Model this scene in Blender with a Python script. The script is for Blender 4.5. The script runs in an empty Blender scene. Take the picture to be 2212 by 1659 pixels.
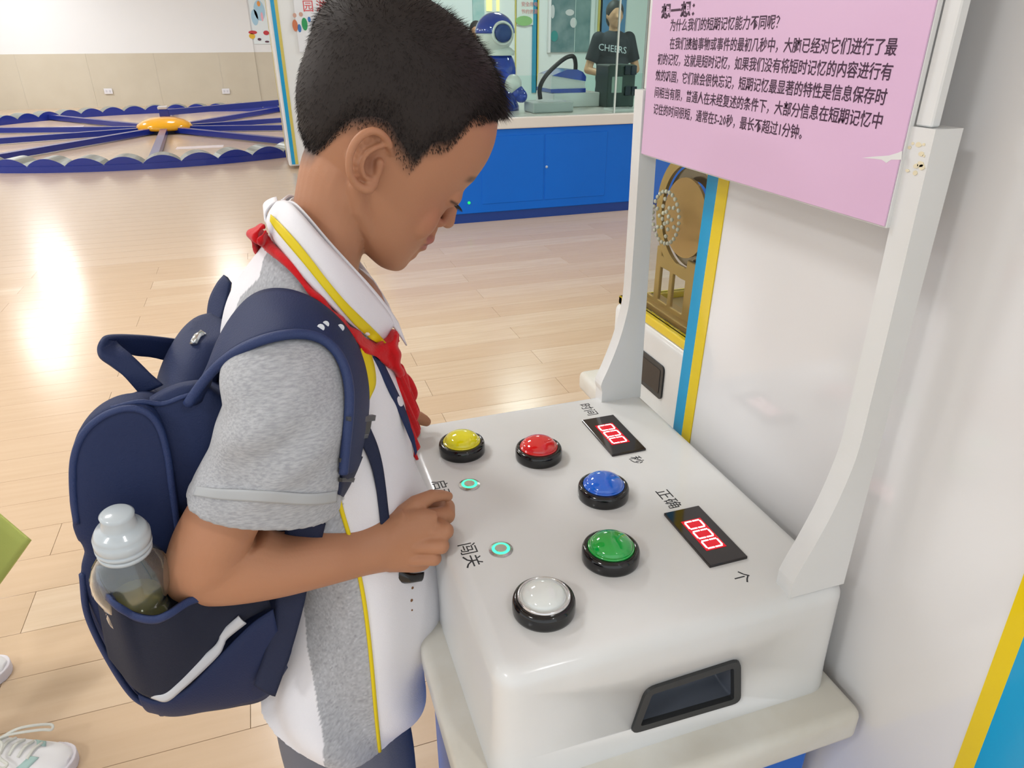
import bpy, bmesh, math, random
import numpy as np
from mathutils import Vector, Matrix
random.seed(7); rng = np.random.default_rng(7)
PI = math.pi
SC = bpy.context.scene
COL = SC.collection
# ------------------------------------------------------------------ camera (solved from the vanishing points)
CH = 1.28; FOC = 1530.3
yaw, pit, roll = 0.3234, 0.4583, -0.00222
_b = np.array([[1, 0, 0], [0, 0, -1], [0, 1, 0]], float)
def _rz(a): c, s = math.cos(a), math.sin(a); return np.array([[c, -s, 0], [s, c, 0], [0, 0, 1]])
def _rx(a): c, s = math.cos(a), math.sin(a); return np.array([[1, 0, 0], [0, c, -s], [0, s, c]])
RC = _rz(roll) @ _rx(pit) @ _b @ _rz(yaw)
cam = bpy.data.cameras.new('camera'); camo = bpy.data.objects.new('camera', cam); COL.objects.link(camo)
cam.sensor_width = 36; cam.lens = 36 * FOC / 2212; cam.clip_start = 0.02; cam.clip_end = 100
_m = RC.T @ np.diag([1, -1, -1])
camo.matrix_world = Matrix.Translation((0, 0, CH)) @ Matrix([list(r) for r in _m]).to_4x4()
SC.camera = camo
def U(px, py, Y):                      # a measured point of the photograph on the upright plane y = Y
    d = RC.T @ np.array([(px - 1106) / FOC, (py - 829.5) / FOC, 1.0])
    return d * (Y / d[1]) + [0, 0, CH]
def UZ(px, py, z):
    d = RC.T @ np.array([(px - 1106) / FOC, (py - 829.5) / FOC, 1.0])
    return d * ((z - CH) / d[2]) + [0, 0, CH]
def PR(P):                             # the same measurement the other way round
    c = (np.asarray(P) - [0, 0, CH]) @ RC.T
    return np.stack([1106 + FOC * c[..., 0] / c[..., 2], 829.5 + FOC * c[..., 1] / c[..., 2]], -1)
# ------------------------------------------------------------------ world, exposure, lamps
W = bpy.data.worlds.new('world'); SC.world = W; W.use_nodes = True
bg = W.node_tree.nodes['Background']; bg.inputs[0].default_value = (0.93, 0.97, 1.0, 1); bg.inputs[1].default_value = 0.95
SC.view_settings.view_transform = 'Standard'; SC.view_settings.look = 'None'
SC.view_settings.gamma = 1; SC.view_settings.use_curve_mapping = False
SC.view_settings.exposure = 0.32
LAMPS = [(-3.55, 11.7), (-0.85, 13.6), (-1.2, 1.9), (-2.4, -0.6), (0.9, -1.1), (-3.6, 4.7), (-0.1, 3.7), (2.6, 7.4), (-4.6, 6.6), (4.2, 5.0), (-3.8, 2.4), (-4.0, 15.0), (2.5, 12.0), (-5.4, 8.8), (-6.5, 10.0), (5.0, 10.0)]
LH = 3.0
for i, (lx, ly) in enumerate(LAMPS):
    l = bpy.data.lights.new('lamp', 'AREA'); l.shape = 'SQUARE'; l.size = 0.5; l.energy = 24 if ly < 4.5 else (32 if ly < 9 else 56)
    l.energy = 30 if i < 2 else l.energy; l.color = (0.965, 0.985, 1.0)
    o = bpy.data.objects.new('lamp', l); COL.objects.link(o); o.location = (lx, ly, LH - 0.03)

# ------------------------------------------------------------------ materials
def hexc(h):
    h = h.lstrip('#'); v = [int(h[i:i + 2], 16) / 255 for i in (0, 2, 4)]
    return tuple([c / 12.92 if c <= .04045 else ((c + .055) / 1.055) ** 2.4 for c in v] + [1])
MATS = {}
def mat(name, col, rough=.5, spec=.5, metal=0, coat=0, trans=0, ior=1.45, emit=None, estr=0, sss=0, alpha=1,
        noise=0, nscale=8, ncol=None, nstretch=(1, 1, 1), bump=0, bscale=200, bstretch=(1, 1, 1), attr=False, sheen=0, coatr=.08):
    if name in MATS: return MATS[name]
    m = bpy.data.materials.new(name); m.use_nodes = True; nt = m.node_tree; N = nt.nodes; L = nt.links
    p = N['Principled BSDF']
    c = hexc(col) if isinstance(col, str) else col
    p.inputs['Base Color'].default_value = c; p.inputs['Roughness'].default_value = rough
    p.inputs['Specular IOR Level'].default_value = spec; p.inputs['Metallic'].default_value = metal
    p.inputs['Coat Weight'].default_value = coat; p.inputs['Coat Roughness'].default_value = coatr
    p.inputs['Transmission Weight'].default_value = trans; p.inputs['IOR'].default_value = ior
    p.inputs['Alpha'].default_value = alpha
    if sheen: p.inputs['Sheen Weight'].default_value = sheen
    if sss:
        p.inputs['Subsurface Weight'].default_value = sss; p.inputs['Subsurface Radius'].default_value = (.012, .004, .002); p.inputs['Subsurface Scale'].default_value = .35
    if emit:
        p.inputs['Emission Color'].default_value = hexc(emit); p.inputs['Emission Strength'].default_value = estr
    tc = N.new('ShaderNodeTexCoord')
    src = None
    if attr:
        a = N.new('ShaderNodeVertexColor'); a.layer_name = 'col'; L.new(a.outputs[0], p.inputs['Base Color']); src = a.outputs[0]
    if noise:
        mp = N.new('ShaderNodeMapping'); mp.inputs[3].default_value = nstretch; L.new(tc.outputs['Object'], mp.inputs[0])
        n = N.new('ShaderNodeTexNoise'); n.inputs['Scale'].default_value = nscale; n.inputs['Detail'].default_value = 6; L.new(mp.outputs[0], n.inputs[0])
        r = N.new('ShaderNodeMapRange'); r.inputs[1].default_value = .35; r.inputs[2].default_value = .65; r.inputs[3].default_value = 0; r.inputs[4].default_value = noise
        L.new(n.outputs[0], r.inputs[0])
        mx = N.new('ShaderNodeMix'); mx.data_type = 'RGBA'
        L.new(r.outputs[0], mx.inputs[0])
        if src: L.new(src, mx.inputs[6])
        else: mx.inputs[6].default_value = c
        mx.inputs[7].default_value = hexc(ncol) if ncol else tuple(x * .5 for x in c[:3]) + (1,)
        L.new(mx.outputs[2], p.inputs['Base Color'])
    if bump:
        mp = N.new('ShaderNodeMapping'); mp.inputs[3].default_value = bstretch; L.new(tc.outputs['Object'], mp.inputs[0])
        n = N.new('ShaderNodeTexNoise'); n.inputs['Scale'].default_value = bscale; n.inputs['Detail'].default_value = 3; L.new(mp.outputs[0], n.inputs[0])
        b = N.new('ShaderNodeBump'); b.inputs['Strength'].default_value = bump; b.inputs['Distance'].default_value = .002
        L.new(n.outputs[0], b.inputs['Height']); L.new(b.outputs[0], p.inputs['Normal'])
    MATS[name] = m
    return m
# ------------------------------------------------------------------ object helpers
def wpos(o):
    v = Vector((0, 0, 0))
    while o is not None: v += o.location; o = o.parent
    return v
def obj(name, me, m=None, parent=None, smooth=False, tag=None, mods=()):
    """me: Mesh or bmesh in world coordinates -> ONE object, child of parent"""
    if isinstance(me, bmesh.types.BMesh):
        bm = me; me = bpy.data.meshes.new(name); bmesh.ops.recalc_face_normals(bm, faces=bm.faces); bm.to_mesh(me); bm.free()
    o = bpy.data.objects.new(name, me); COL.objects.link(o)
    if m is not None:
        me.materials.clear()
        for x in (m if isinstance(m, (list, tuple)) else [m]): me.materials.append(x)
    if smooth: me.polygons.foreach_set('use_smooth', [True] * len(me.polygons))
    if parent is not None:
        o.parent = parent; off = wpos(parent)
        me.transform(Matrix.Translation(-off))
    if tag: settag(o, **tag)
    return o
def settag(o, label=None, cat=None, group=None, kind=None):
    if label: o['label'] = label
    if cat: o['category'] = cat
    if group: o['group'] = group
    if kind: o['kind'] = kind
def thing(name, loc, label, cat, group=None):
    o = bpy.data.objects.new(name, None); COL.objects.link(o); o.location = loc; o.empty_display_size = .05
    settag(o, label, cat, group); return o
def recentre(o, loc):                  # move a one-mesh thing's origin to its base
    o.data.transform(Matrix.Translation(-Vector(loc))); o.location = loc
def NB(): return bmesh.new()
def box(bm, x0, x1, y0, y1, z0, z1, bev=0, seg=2, rot=None):
    r = bmesh.ops.create_cube(bm, size=1)
    vs = r['verts']
    bmesh.ops.scale(bm, vec=(x1 - x0, y1 - y0, z1 - z0), verts=vs)
    bmesh.ops.translate(bm, vec=((x0 + x1) / 2, (y0 + y1) / 2, (z0 + z1) / 2), verts=vs)
    if bev:
        es = list({e for v in vs for e in v.link_edges})
        r = bmesh.ops.bevel(bm, geom=es, offset=bev, segments=seg, affect='EDGES', profile=.5)
        vs = list({v for f in r['faces'] for v in f.verts} | {v for v in vs if v.is_valid})
    if rot is not None: bmesh.ops.transform(bm, matrix=rot, verts=[v for v in vs if v.is_valid])
    return vs
def cone(bm, p0, p1, r0, r1, n=24, caps=True):
    p0 = Vector(p0); p1 = Vector(p1); d = p1 - p0
    q = d.to_track_quat('Z', 'Y').to_matrix().to_4x4()
    bmesh.ops.create_cone(bm, cap_ends=caps, segments=n, radius1=r0, radius2=r1, depth=d.length, matrix=Matrix.Translation((p0 + p1) / 2) @ q)
def sph(bm, c, r, sc=(1, 1, 1), n=20, rot=None):
    M = Matrix.Translation(Vector(c))
    if rot is not None: M = M @ rot.to_4x4()
    M = M @ Matrix.Diagonal((sc[0], sc[1], sc[2], 1))
    bmesh.ops.create_uvsphere(bm, u_segments=n, v_segments=max(6, n * 2 // 3), radius=r, matrix=M)
def lathe(bm, prof, c, axis=(0, 0, 1), n=40):
    """prof: list of (r, h) along axis from c"""
    q = Vector(axis).normalized().to_track_quat('Z', 'Y').to_matrix(); c = Vector(c)
    rings = []
    for r, h in prof:
        if r < 1e-6: rings.append([bm.verts.new(c + q @ Vector((0, 0, h)))])
        else: rings.append([bm.verts.new(c + q @ Vector((r * math.cos(2 * PI * i / n), r * math.sin(2 * PI * i / n), h))) for i in range(n)])
    for a, b in zip(rings, rings[1:]):
        for i in range(n):
            j = (i + 1) % n
            if len(a) == 1 and len(b) == 1: continue
            if len(a) == 1: bm.faces.new((a[0], b[i], b[j]))
            elif len(b) == 1: bm.faces.new((a[i], a[j], b[0]))
            else: bm.faces.new((a[i], a[j], b[j], b[i]))
def prism(bm, pts, ax, lo, hi):
    """pts: 2D polygon in the two other axes (order x,y,z without ax)"""
    def P(p, t):
        if ax == 0: return (t, p[0], p[1])
        if ax == 1: return (p[0], t, p[1])
        return (p[0], p[1], t)
    a = [bm.verts.new(P(p, lo)) for p in pts]; b = [bm.verts.new(P(p, hi)) for p in pts]
    bm.faces.new(a); bm.faces.new(b[::-1]); n = len(pts)
    for i in range(n): bm.faces.new((a[i], b[i], b[(i + 1) % n], a[(i + 1) % n]))
    return a + b
def rrect(x0, x1, y0, y1, r, n=5):
    out = []
    for cx, cy, a0 in ((x1 - r, y1 - r, 0), (x0 + r, y1 - r, 90), (x0 + r, y0 + r, 180), (x1 - r, y0 + r, 270)):
        for i in range(n + 1):
            a = math.radians(a0 + 90 * i / n); out.append((cx + r * math.cos(a), cy + r * math.sin(a)))
    return out
def cr(pts, n):                        # Catmull-Rom resample of a polyline (any dimension) to n points
    P = np.array(pts, float)
    if len(P) == 2: t = np.linspace(0, 1, n)[:, None]; return P[0] * (1 - t) + P[1] * t
    Q = np.vstack([2 * P[0] - P[1], P, 2 * P[-1] - P[-2]])
    s = np.linspace(0, len(P) - 1, n); i = np.minimum(s.astype(int), len(P) - 2); t = (s - i)[:, None]
    p0, p1, p2, p3 = Q[i], Q[i + 1], Q[i + 2], Q[i + 3]
    return .5 * ((2 * p1) + (-p0 + p2) * t + (2 * p0 - 5 * p1 + 4 * p2 - p3) * t ** 2 + (-p0 + 3 * p1 - 3 * p2 + p3) * t ** 3)
def tube(bm, path, rad, n=12, closed=False, caps=True):
    path = [Vector(p) for p in path]; m = len(path)
    rad = rad if hasattr(rad, '__len__') else [rad] * m
    rings = []; up = None
    for i in range(m):
        a = path[i - 1] if (i or closed) else path[0]; b = path[(i + 1) % m] if (i < m - 1 or closed) else path[-1]
        t = (b - a).normalized()
        if up is None: up = t.orthogonal().normalized()
        up = (up - t * up.dot(t)).normalized(); s = t.cross(up)
        rings.append([bm.verts.new(path[i] + (up * math.cos(2 * PI * k / n) + s * math.sin(2 * PI * k / n)) * rad[i]) for k in range(n)])
    for i in range(m if closed else m - 1):
        a, b = rings[i], rings[(i + 1) % m]
        for k in range(n): bm.faces.new((a[k], a[(k + 1) % n], b[(k + 1) % n], b[k]))
    if caps and not closed: bm.faces.new(rings[0][::-1]); bm.faces.new(rings[-1])
def caps_chain(bm, pts, n=14):
    """tapered limb: pts = [(P, r), ...] joined cones with balls"""
    for (a, ra), (b, rb) in zip(pts, pts[1:]): cone(bm, a, b, ra, rb, n)
    for a, ra in pts: sph(bm, a, ra, n=n)
def grid_mesh(bm, G, closed_u=False, cap=False):
    """G: array [rows][cols][3]"""
    V = [[bm.verts.new(p) for p in row] for row in G]; R = len(V); Cn = len(V[0])
    for i in range(R - 1):
        for j in range(Cn if closed_u else Cn - 1):
            k = (j + 1) % Cn
            bm.faces.new((V[i][j], V[i][k], V[i + 1][k], V[i + 1][j]))
    if cap: bm.faces.new(V[0][::-1]); bm.faces.new(V[-1])
    return V
def ribbon(bm, A, B, th=.002, n=30, m=6, bulge=0, off=(0, -1, 0)):
    """solid band between two edges A and B ([(px,py,Y)...] measured or [xyz] with tuple len 3 arrays)"""
    A = cr(A, n); B = cr(B, n); T = np.linspace(0, 1, m)
    G = A[:, None, :] * (1 - T[None, :, None]) + B[:, None, :] * T[None, :, None]
    off = np.array(off, float)
    G = G + off * (bulge * np.sin(PI * T) ** .7)[None, :, None]
    du = np.gradient(G, axis=0); dv = np.gradient(G, axis=1); N = np.cross(du, dv); N /= np.linalg.norm(N, axis=2, keepdims=True) + 1e-12
    if (N.reshape(-1, 3) @ off).mean() < 0: N = -N
    top = G + N * th / 2; bot = G - N * th / 2
    a = [[bm.verts.new(p) for p in r] for r in top]; b = [[bm.verts.new(p) for p in r] for r in bot]
    for i in range(n - 1):
        for j in range(m - 1):
            bm.faces.new((a[i][j], a[i][j + 1], a[i + 1][j + 1], a[i + 1][j])); bm.faces.new((b[i][j + 1], b[i][j], b[i + 1][j], b[i + 1][j + 1]))
        bm.faces.new((a[i][0], a[i + 1][0], b[i + 1][0], b[i][0])); bm.faces.new((a[i + 1][m - 1], a[i][m - 1], b[i][m - 1], b[i + 1][m - 1]))
    for j in range(m - 1):
        bm.faces.new((a[0][j + 1], a[0][j], b[0][j], b[0][j + 1])); bm.faces.new((a[n - 1][j], a[n - 1][j + 1], b[n - 1][j + 1], b[n - 1][j]))
def PX(pts, Y=None): return [U(p[0], p[1], p[2] if len(p) > 2 else Y) for p in pts]
def loft(bm, secs, n=40, rings=40, ex=2.0, cap=True):
    """secs: [(L(px,py), R(px,py), Yc, half-thickness)] silhouettes at depth Yc -> closed solid"""
    arr = []
    for L_, R_, Y, hd in secs: arr.append(list(U(L_[0], L_[1], Y)) + list(U(R_[0], R_[1], Y)) + [hd])
    arr = cr(arr, rings); th = np.linspace(0, 2 * PI, n, endpoint=False)
    cth = np.sign(np.cos(th)) * np.abs(np.cos(th)) ** (2 / ex); sth = np.sign(np.sin(th)) * np.abs(np.sin(th)) ** (2 / ex)
    G = []
    for a in arr:
        c = (a[:3] + a[3:6]) / 2; h = (a[3:6] - a[:3]) / 2
        G.append(c + cth[:, None] * h + sth[:, None] * np.array([0, -a[6], 0]))
    grid_mesh(bm, G, closed_u=True, cap=cap)
    return np.array(G)
def remesh(bm, voxel, iters=4, fac=.5):
    """weld overlapping solids into one continuous smooth surface"""
    me = bpy.data.meshes.new('tmp'); bmesh.ops.recalc_face_normals(bm, faces=bm.faces); bm.to_mesh(me); bm.free()
    o = bpy.data.objects.new('tmp', me); COL.objects.link(o)
    r = o.modifiers.new('r', 'REMESH'); r.mode = 'VOXEL'; r.voxel_size = voxel; r.use_smooth_shade = True
    if iters:
        s = o.modifiers.new('s', 'SMOOTH'); s.iterations = iters; s.factor = fac
    dg = bpy.context.evaluated_depsgraph_get(); dg.update()
    out = bpy.data.meshes.new_from_object(o.evaluated_get(dg))
    bpy.data.objects.remove(o); bpy.data.meshes.remove(me)
    return out
def verts_of(me):
    a = np.empty(len(me.vertices) * 3, np.float32); me.vertices.foreach_get('co', a); return a.reshape(-1, 3).astype(float)
def set_verts(me, a): me.vertices.foreach_set('co', a.astype(np.float32).ravel()); me.update()
def paint(me, colfn):
    """per-vertex colour attribute (dye, print, complexion)"""
    v = verts_of(me); c = colfn(v)
    if c.shape[1] == 3: c = np.hstack([c, np.ones((len(c), 1))])
    at = me.color_attributes.new('col', 'FLOAT_COLOR', 'POINT'); at.data.foreach_set('color', c.astype(np.float32).ravel())
def inpoly(P, poly):
    x, y = P[:, 0], P[:, 1]; r = np.zeros(len(P), bool); n = len(poly); j = n - 1
    for i in range(n):
        xi, yi = poly[i]; xj, yj = poly[j]
        c = ((yi > y) != (yj > y)) & (x < (xj - xi) * (y - yi) / ((yj - yi) + 1e-12) + xi); r ^= c; j = i
    return r
def text(name, s, size, M, m, parent, ext=.0002, spacing=1, alignx='LEFT', bold=0, sx=1, label=None):
    cu = bpy.data.curves.new('t', 'FONT'); cu.body = s; cu.size = size; cu.align_x = alignx; cu.extrude = ext; cu.space_character = spacing; cu.offset = bold; cu.resolution_u = 2
    o = bpy.data.objects.new('t', cu); COL.objects.link(o)
    dg = bpy.context.evaluated_depsgraph_get(); dg.update()
    me = bpy.data.meshes.new_from_object(o.evaluated_get(dg)); bpy.data.objects.remove(o)
    me.transform(Matrix.Diagonal((sx, 1, 1, 1))); me.transform(M)
    r = obj(name, me, m, parent)
    if label: r['label'] = label
    return r
def frame(o, x, y):                    # matrix whose local X, Y axes run along x and y from o
    x = Vector(x).normalized(); y = Vector(y).normalized(); z = x.cross(y)
    return Matrix(((x.x, y.x, z.x, o[0]), (x.y, y.y, z.y, o[1]), (x.z, y.z, z.z, o[2]), (0, 0, 0, 1)))
# ================================================================== THE ROOM
M_floor = mat('laminate', '#ceb8a0', rough=.2, spec=.5, noise=.45, nscale=3, ncol='#c9b096', nstretch=(1.2, 14, 1), bump=.05, bscale=60, bstretch=(.2, 4, 1))
M_plank = []
for i, c in enumerate(('#ceb79c', '#cab195', '#d2bda4')):
    M_plank.append(mat('laminate_%d' % i, c, rough=.2, spec=.5, noise=.5, nscale=3, ncol='#c2a88b', nstretch=(1.2, 14, 1), bump=.05, bscale=60, bstretch=(.2, 4, 1)))
M_white = mat('wall_paint', '#e9eaec', rough=.55, noise=.12, nscale=1.2, ncol='#dcdee2')
M_gap = mat('plank_joint', '#a8906f', rough=.8)
fl = NB(); box(fl, -9, 9, -3, 17.4, -.12, -.006)
floor = obj('floor', fl, M_gap); floor['kind'] = 'structure'
PW = .1495; y0 = 1.265 - 9 * PW; rows = 33; PLN = 1.21
pm = {}
k = 0
for r in range(rows):
    ya = y0 + r * PW; yb = ya + PW - .0011
    ox = -.715 + (0 if r % 2 else .52) - PLN * 3
    for c in range(6):
        xa = ox + c * PLN; xb = xa + PLN - .0011
        key = c == 0 and 0 or 1
        bm = NB(); box(bm, xa, xb, ya, yb, -.006, 0, bev=.0005, seg=1)
        obj('plank', bm, M_plank[(r * 7 + c * 5 + (r * c) % 3) % 3], floor); k += 1
# planks too far off to tell apart: joined
bm = NB()
for (xa, xb, ya, yb) in ((-9, 9, y0 + rows * PW, 17.4), (-9, 9, -3, y0 - .0016)):
    r0 = int(round((ya - y0) / PW)); n = int((yb - ya) / PW) + 1
    for r in range(n):
        a = ya + r * PW
        box(bm, xa, xb, a, min(a + PW - .0025, yb), -.006, 0)
for r in range(rows):
    ox = -.715 + (0 if r % 2 else .52) - PLN * 3; ya = y0 + r * PW
    box(bm, -9, ox - .0016, ya, ya + PW - .0016, -.006, 0); box(bm, ox + 6 * PLN, 9, ya, ya + PW - .0016, -.006, 0)
o = obj('far_planks', bm, M_floor, floor); o['kind'] = 'stuff'
# back wall: white over a beige wainscot of big panels
WB = 16.9
bm = NB(); box(bm, -9, 9, WB, WB + .2, 0, 3.1)
wb = obj('wall_back', bm, M_white); wb['kind'] = 'structure'
M_wain = mat('wainscot', '#cdc5b4', rough=.5, noise=.35, nscale=2.5, ncol='#c3b9a6')
xs = np.arange(-9, 9.01, 1.2)
for a, b in zip(xs, xs[1:]):
    bm = NB(); box(bm, a + .0012, b - .0012, WB - .006, WB, 0, .965); obj('wainscot_panel', bm, M_wain, wb)
for n, x in (('left', -9.0), ('right', 9.0)):
    bm = NB(); box(bm, x - .1, x + .1, 9 if n == 'left' else 5, WB + .2, 0, 3.1); w = obj('wall_' + n, bm, M_white); w['kind'] = 'structure'
bm = NB(); box(bm, -9.1, 9.1, -3, WB + .2, 3.1, 3.2); ce = obj('ceiling', bm, mat('ceiling', '#e8e8e6', rough=.8)); ce['kind'] = 'structure'
# pillar strip on the back wall, two sockets
bm = NB(); box(bm, -.15, .1, WB - .025, WB, 0, 3.1); o = obj('trim_1', bm, M_white); o['kind'] = 'structure'
bm = NB(); box(bm, -.15, .1, WB - .032, WB - .024, 0, .965); obj('wainscot_panel', bm, M_wain, o)
for px, lab in ((234, 'white wall socket on the beige panelling, the left one of two'), (488, 'white wall socket on the beige panelling, the one nearer the striped cabinet')):
    p = U(px, 197, WB - .02); t = thing('wall_socket', (p[0], WB - .02, p[2]), lab, 'socket')
    bm = NB(); box(bm, p[0] - .075, p[0] + .075, WB - .034, WB - .02, p[2] - .05, p[2] + .05, bev=.004); obj('plate', bm, mat('socket', '#e4e4ea', rough=.3), t)
    for dx in (-.03, .03):
        bm = NB(); box(bm, p[0] + dx - .016, p[0] + dx + .016, WB - .038, WB - .033, p[2] - .02, p[2] + .02, bev=.002); obj('insert', bm, mat('socket2', '#cfcfd8', rough=.3), t)
# ceiling lamps
for i, (lx, ly) in enumerate(LAMPS):
    t = thing('ceiling_light', (lx, ly, 3.1), 'square white ceiling lamp panel set flush in the white ceiling', 'lamp', 'ceiling lamps')
    bm = NB()
    for a in (0, 1, 2, 3):
        M = Matrix.Translation((lx, ly, 0)) @ Matrix.Rotation(a * PI / 2, 4, 'Z')
        box(bm, -.3, .3, .265, .3, LH + .03, 3.1, rot=M)
    obj('frame', bm, mat('lamp_frame', '#dddddd', rough=.4), t)
    bm = NB(); box(bm, lx - .265, lx + .265, ly - .265, ly + .265, LH + .06, LH + .07); obj('diffuser', bm, mat('diffuser', '#ffffff', emit='#fffaf0', estr=6), t)
# poster on the back wall (far left of the striped cabinet)
M_paper = mat('paper', '#e3edf2', rough=.4)
pa = U(527, -60, WB - .03); pb = U(583, 95, WB - .03)
t = thing('wall_poster', (pa[0], WB - .01, pb[2]), 'pale blue cartoon poster on the white back wall left of the striped cabinet', 'poster')
bm = NB(); box(bm, pa[0], pb[0] + .05, WB - .02, WB, pb[2], 3.0); obj('sheet', bm, M_paper, t)
def patch(bm, x0, x1, z0, z1, y): box(bm, x0, x1, y - .004, y, z0, z1)
def fpx(lst, m, nm, t, Y):
    for (a, b, c, d) in lst:
        bm = NB()
        p = U(a, b, Y); q = U(c, d, Y); cx, cz = (p[0] + q[0]) / 2, (p[2] + q[2]) / 2; rx, rz = abs(q[0] - p[0]) / 2, abs(q[2] - p[2]) / 2
        a_ = [bm.verts.new((cx + rx * math.cos(k * PI / 8), Y, cz + rz * math.sin(k * PI / 8))) for k in range(16)]
        b_ = [bm.verts.new((v.co.x, Y + .006, v.co.z)) for v in a_]
        bm.faces.new(a_); bm.faces.new(b_[::-1])
        for k in range(16): bm.faces.new((a_[k], b_[k], b_[(k + 1) % 16], a_[(k + 1) % 16]))
        obj(nm, bm, m, t)
Yp = WB - .026
fpx([(545, 0, 575, 45), (540, 20, 560, 55)], mat('print_sky', '#a9cfe6', rough=.4), 'print', t, Yp + .001)
fpx([(554, 2, 563, 14)], mat('print_orange', '#e89a4a', rough=.4), 'print', t, Yp)
fpx([(562, 26, 570, 46)], mat('print_pink', '#efb4c4', rough=.4), 'print', t, Yp)
fpx([(536, 66, 556, 74), (568, 66, 582, 76)], mat('print_red', '#c23a42', rough=.4), 'print', t, Yp)
fpx([(537, 72, 552, 84)], mat('print_yellow', '#e2b535', rough=.4), 'print', t, Yp)
fpx([(556, 82, 565, 88), (572, 88, 582, 92)], mat('print_dark', '#553344', rough=.4), 'print', t, Yp)
# ================================================================== CONSOLE
M_frp = mat('white_fibreglass', '#dfe1e2', rough=.36, spec=.45, coat=.3, coatr=.1, noise=.35, nscale=7, ncol='#cfd0cc')
M_frp2 = mat('white_fibreglass_worn', '#dcdcd6', rough=.3, spec=.5, noise=.5, nscale=14, ncol='#c4beae')
M_blue = mat('blue_laminate', '#0768d0', spec=.3, rough=.35, noise=.2, nscale=2, ncol='#0857b2')
M_navyp = mat('navy_plinth', '#123a86', rough=.4)
M_black = mat('black_plastic', '#0b0b0e', rough=.12, coat=.4)
M_char = mat('charcoal_plastic', '#2f3133', rough=.45)
M_charin = mat('charcoal_inner', '#565c67', rough=.25)
M_ink = mat('black_ink', '#1c2026', rough=.5)
M_yel = mat('yellow_vinyl', '#e2c600', rough=.25, coat=.3)
M_cyan = mat('cyan_vinyl', '#0a9ace', rough=.25, coat=.3)
CX0, CX1, CY0, CY1, CZ = .115, .462, .380, .815, .82
con = thing('game_console', (.28, .6, 0), 'white fibreglass memory-game console with coloured push buttons, in front of the boy', 'console')
def shell(bm, x0, x1, y0, y1, z0, z1, r=.015, flare=.004):
    """box with rounded top and upright edges"""
    prof = [(0 + flare, z0)] + [(-(r - r * math.sin(a)) * 1.0, z1 - r + r * (1 - math.cos(a)) * 0) for a in ()]
    rows_ = []
    steps = [(flare, z0), (flare, z0 + .001), (flare * .35, z0 + (z1 - z0) * .3), (0, z1 - r - .006), (0, z1 - r)] + [(-(r - r * math.cos(t)), z1 - r + r * math.sin(t)) for t in np.linspace(.2, PI / 2, 7)] + [(-r - .002, z1), (-r - .008, z1)]
    for off, z in steps:
        rr = max(.004, r * 1.45 + off * .8)
        rows_.append([(p[0], p[1], z) for p in rrect(x0 - off, x1 + off, y0 - off, y1 + off, rr, 7)])
    V = grid_mesh(bm, rows_, closed_u=True); bm.faces.new(V[-1]); bm.faces.new(V[0][::-1])
bm = NB(); shell(bm, CX0, CX1, CY0, CY1, .678, CZ)
top = obj('top_box', bm, M_frp, con, smooth=True)
def cutout(o, x0, x1, y0, y1, z0, z1):
    bm = NB(); box(bm, x0, x1, y0, y1, z0, z1); me = bpy.data.meshes.new('cut'); bm.to_mesh(me); bm.free()
    c = bpy.data.objects.new('cut', me); COL.objects.link(c)
    off = wpos(o)
    c.location = (0, 0, 0)
    md = o.modifiers.new('b', 'BOOLEAN'); md.operation = 'DIFFERENCE'; md.object = c; md.solver = 'EXACT'
    dg = bpy.context.evaluated_depsgraph_get(); dg.update()
    me2 = bpy.data.meshes.new_from_object(o.evaluated_get(dg)); o.modifiers.clear(); o.data = me2
    bpy.data.objects.remove(c)
# the grip is a slanted quadrilateral recess in the near side
gp = [U(1355, 1583, CY0), U(1392, 1484, CY0), U(1598, 1418, CY0), U(1598, 1512, CY0)]
gq = [(p[0], p[2]) for p in gp]
gc = np.mean(gq, 0)
def inset(q, d):
    q = np.array(q); n = len(q); out = []
    for i in range(n):
        a = q[i - 1]; b = q[i]; c = q[(i + 1) % n]; e1 = (a - b) / np.linalg.norm(a - b); e2 = (c - b) / np.linalg.norm(c - b); s = abs(e1[0] * e2[1] - e1[1] * e2[0])
        out.append(b + (e1 + e2) / s * d)
    return out
def roundpoly(q, r, n=5):
    q = [np.array(p) for p in q]; out = []; m = len(q)
    for i in range(m):
        a, b, c = q[i - 1], q[i], q[(i + 1) % m]; e1 = (a - b) / np.linalg.norm(a - b); e2 = (c - b) / np.linalg.norm(c - b)
        p0 = b + e1 * r; p1 = b + e2 * r
        for k in range(n + 1):
            t = k / n; out.append(tuple((1 - t) ** 2 * p0 + 2 * t * (1 - t) * b + t * t * p1))
    return out
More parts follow.
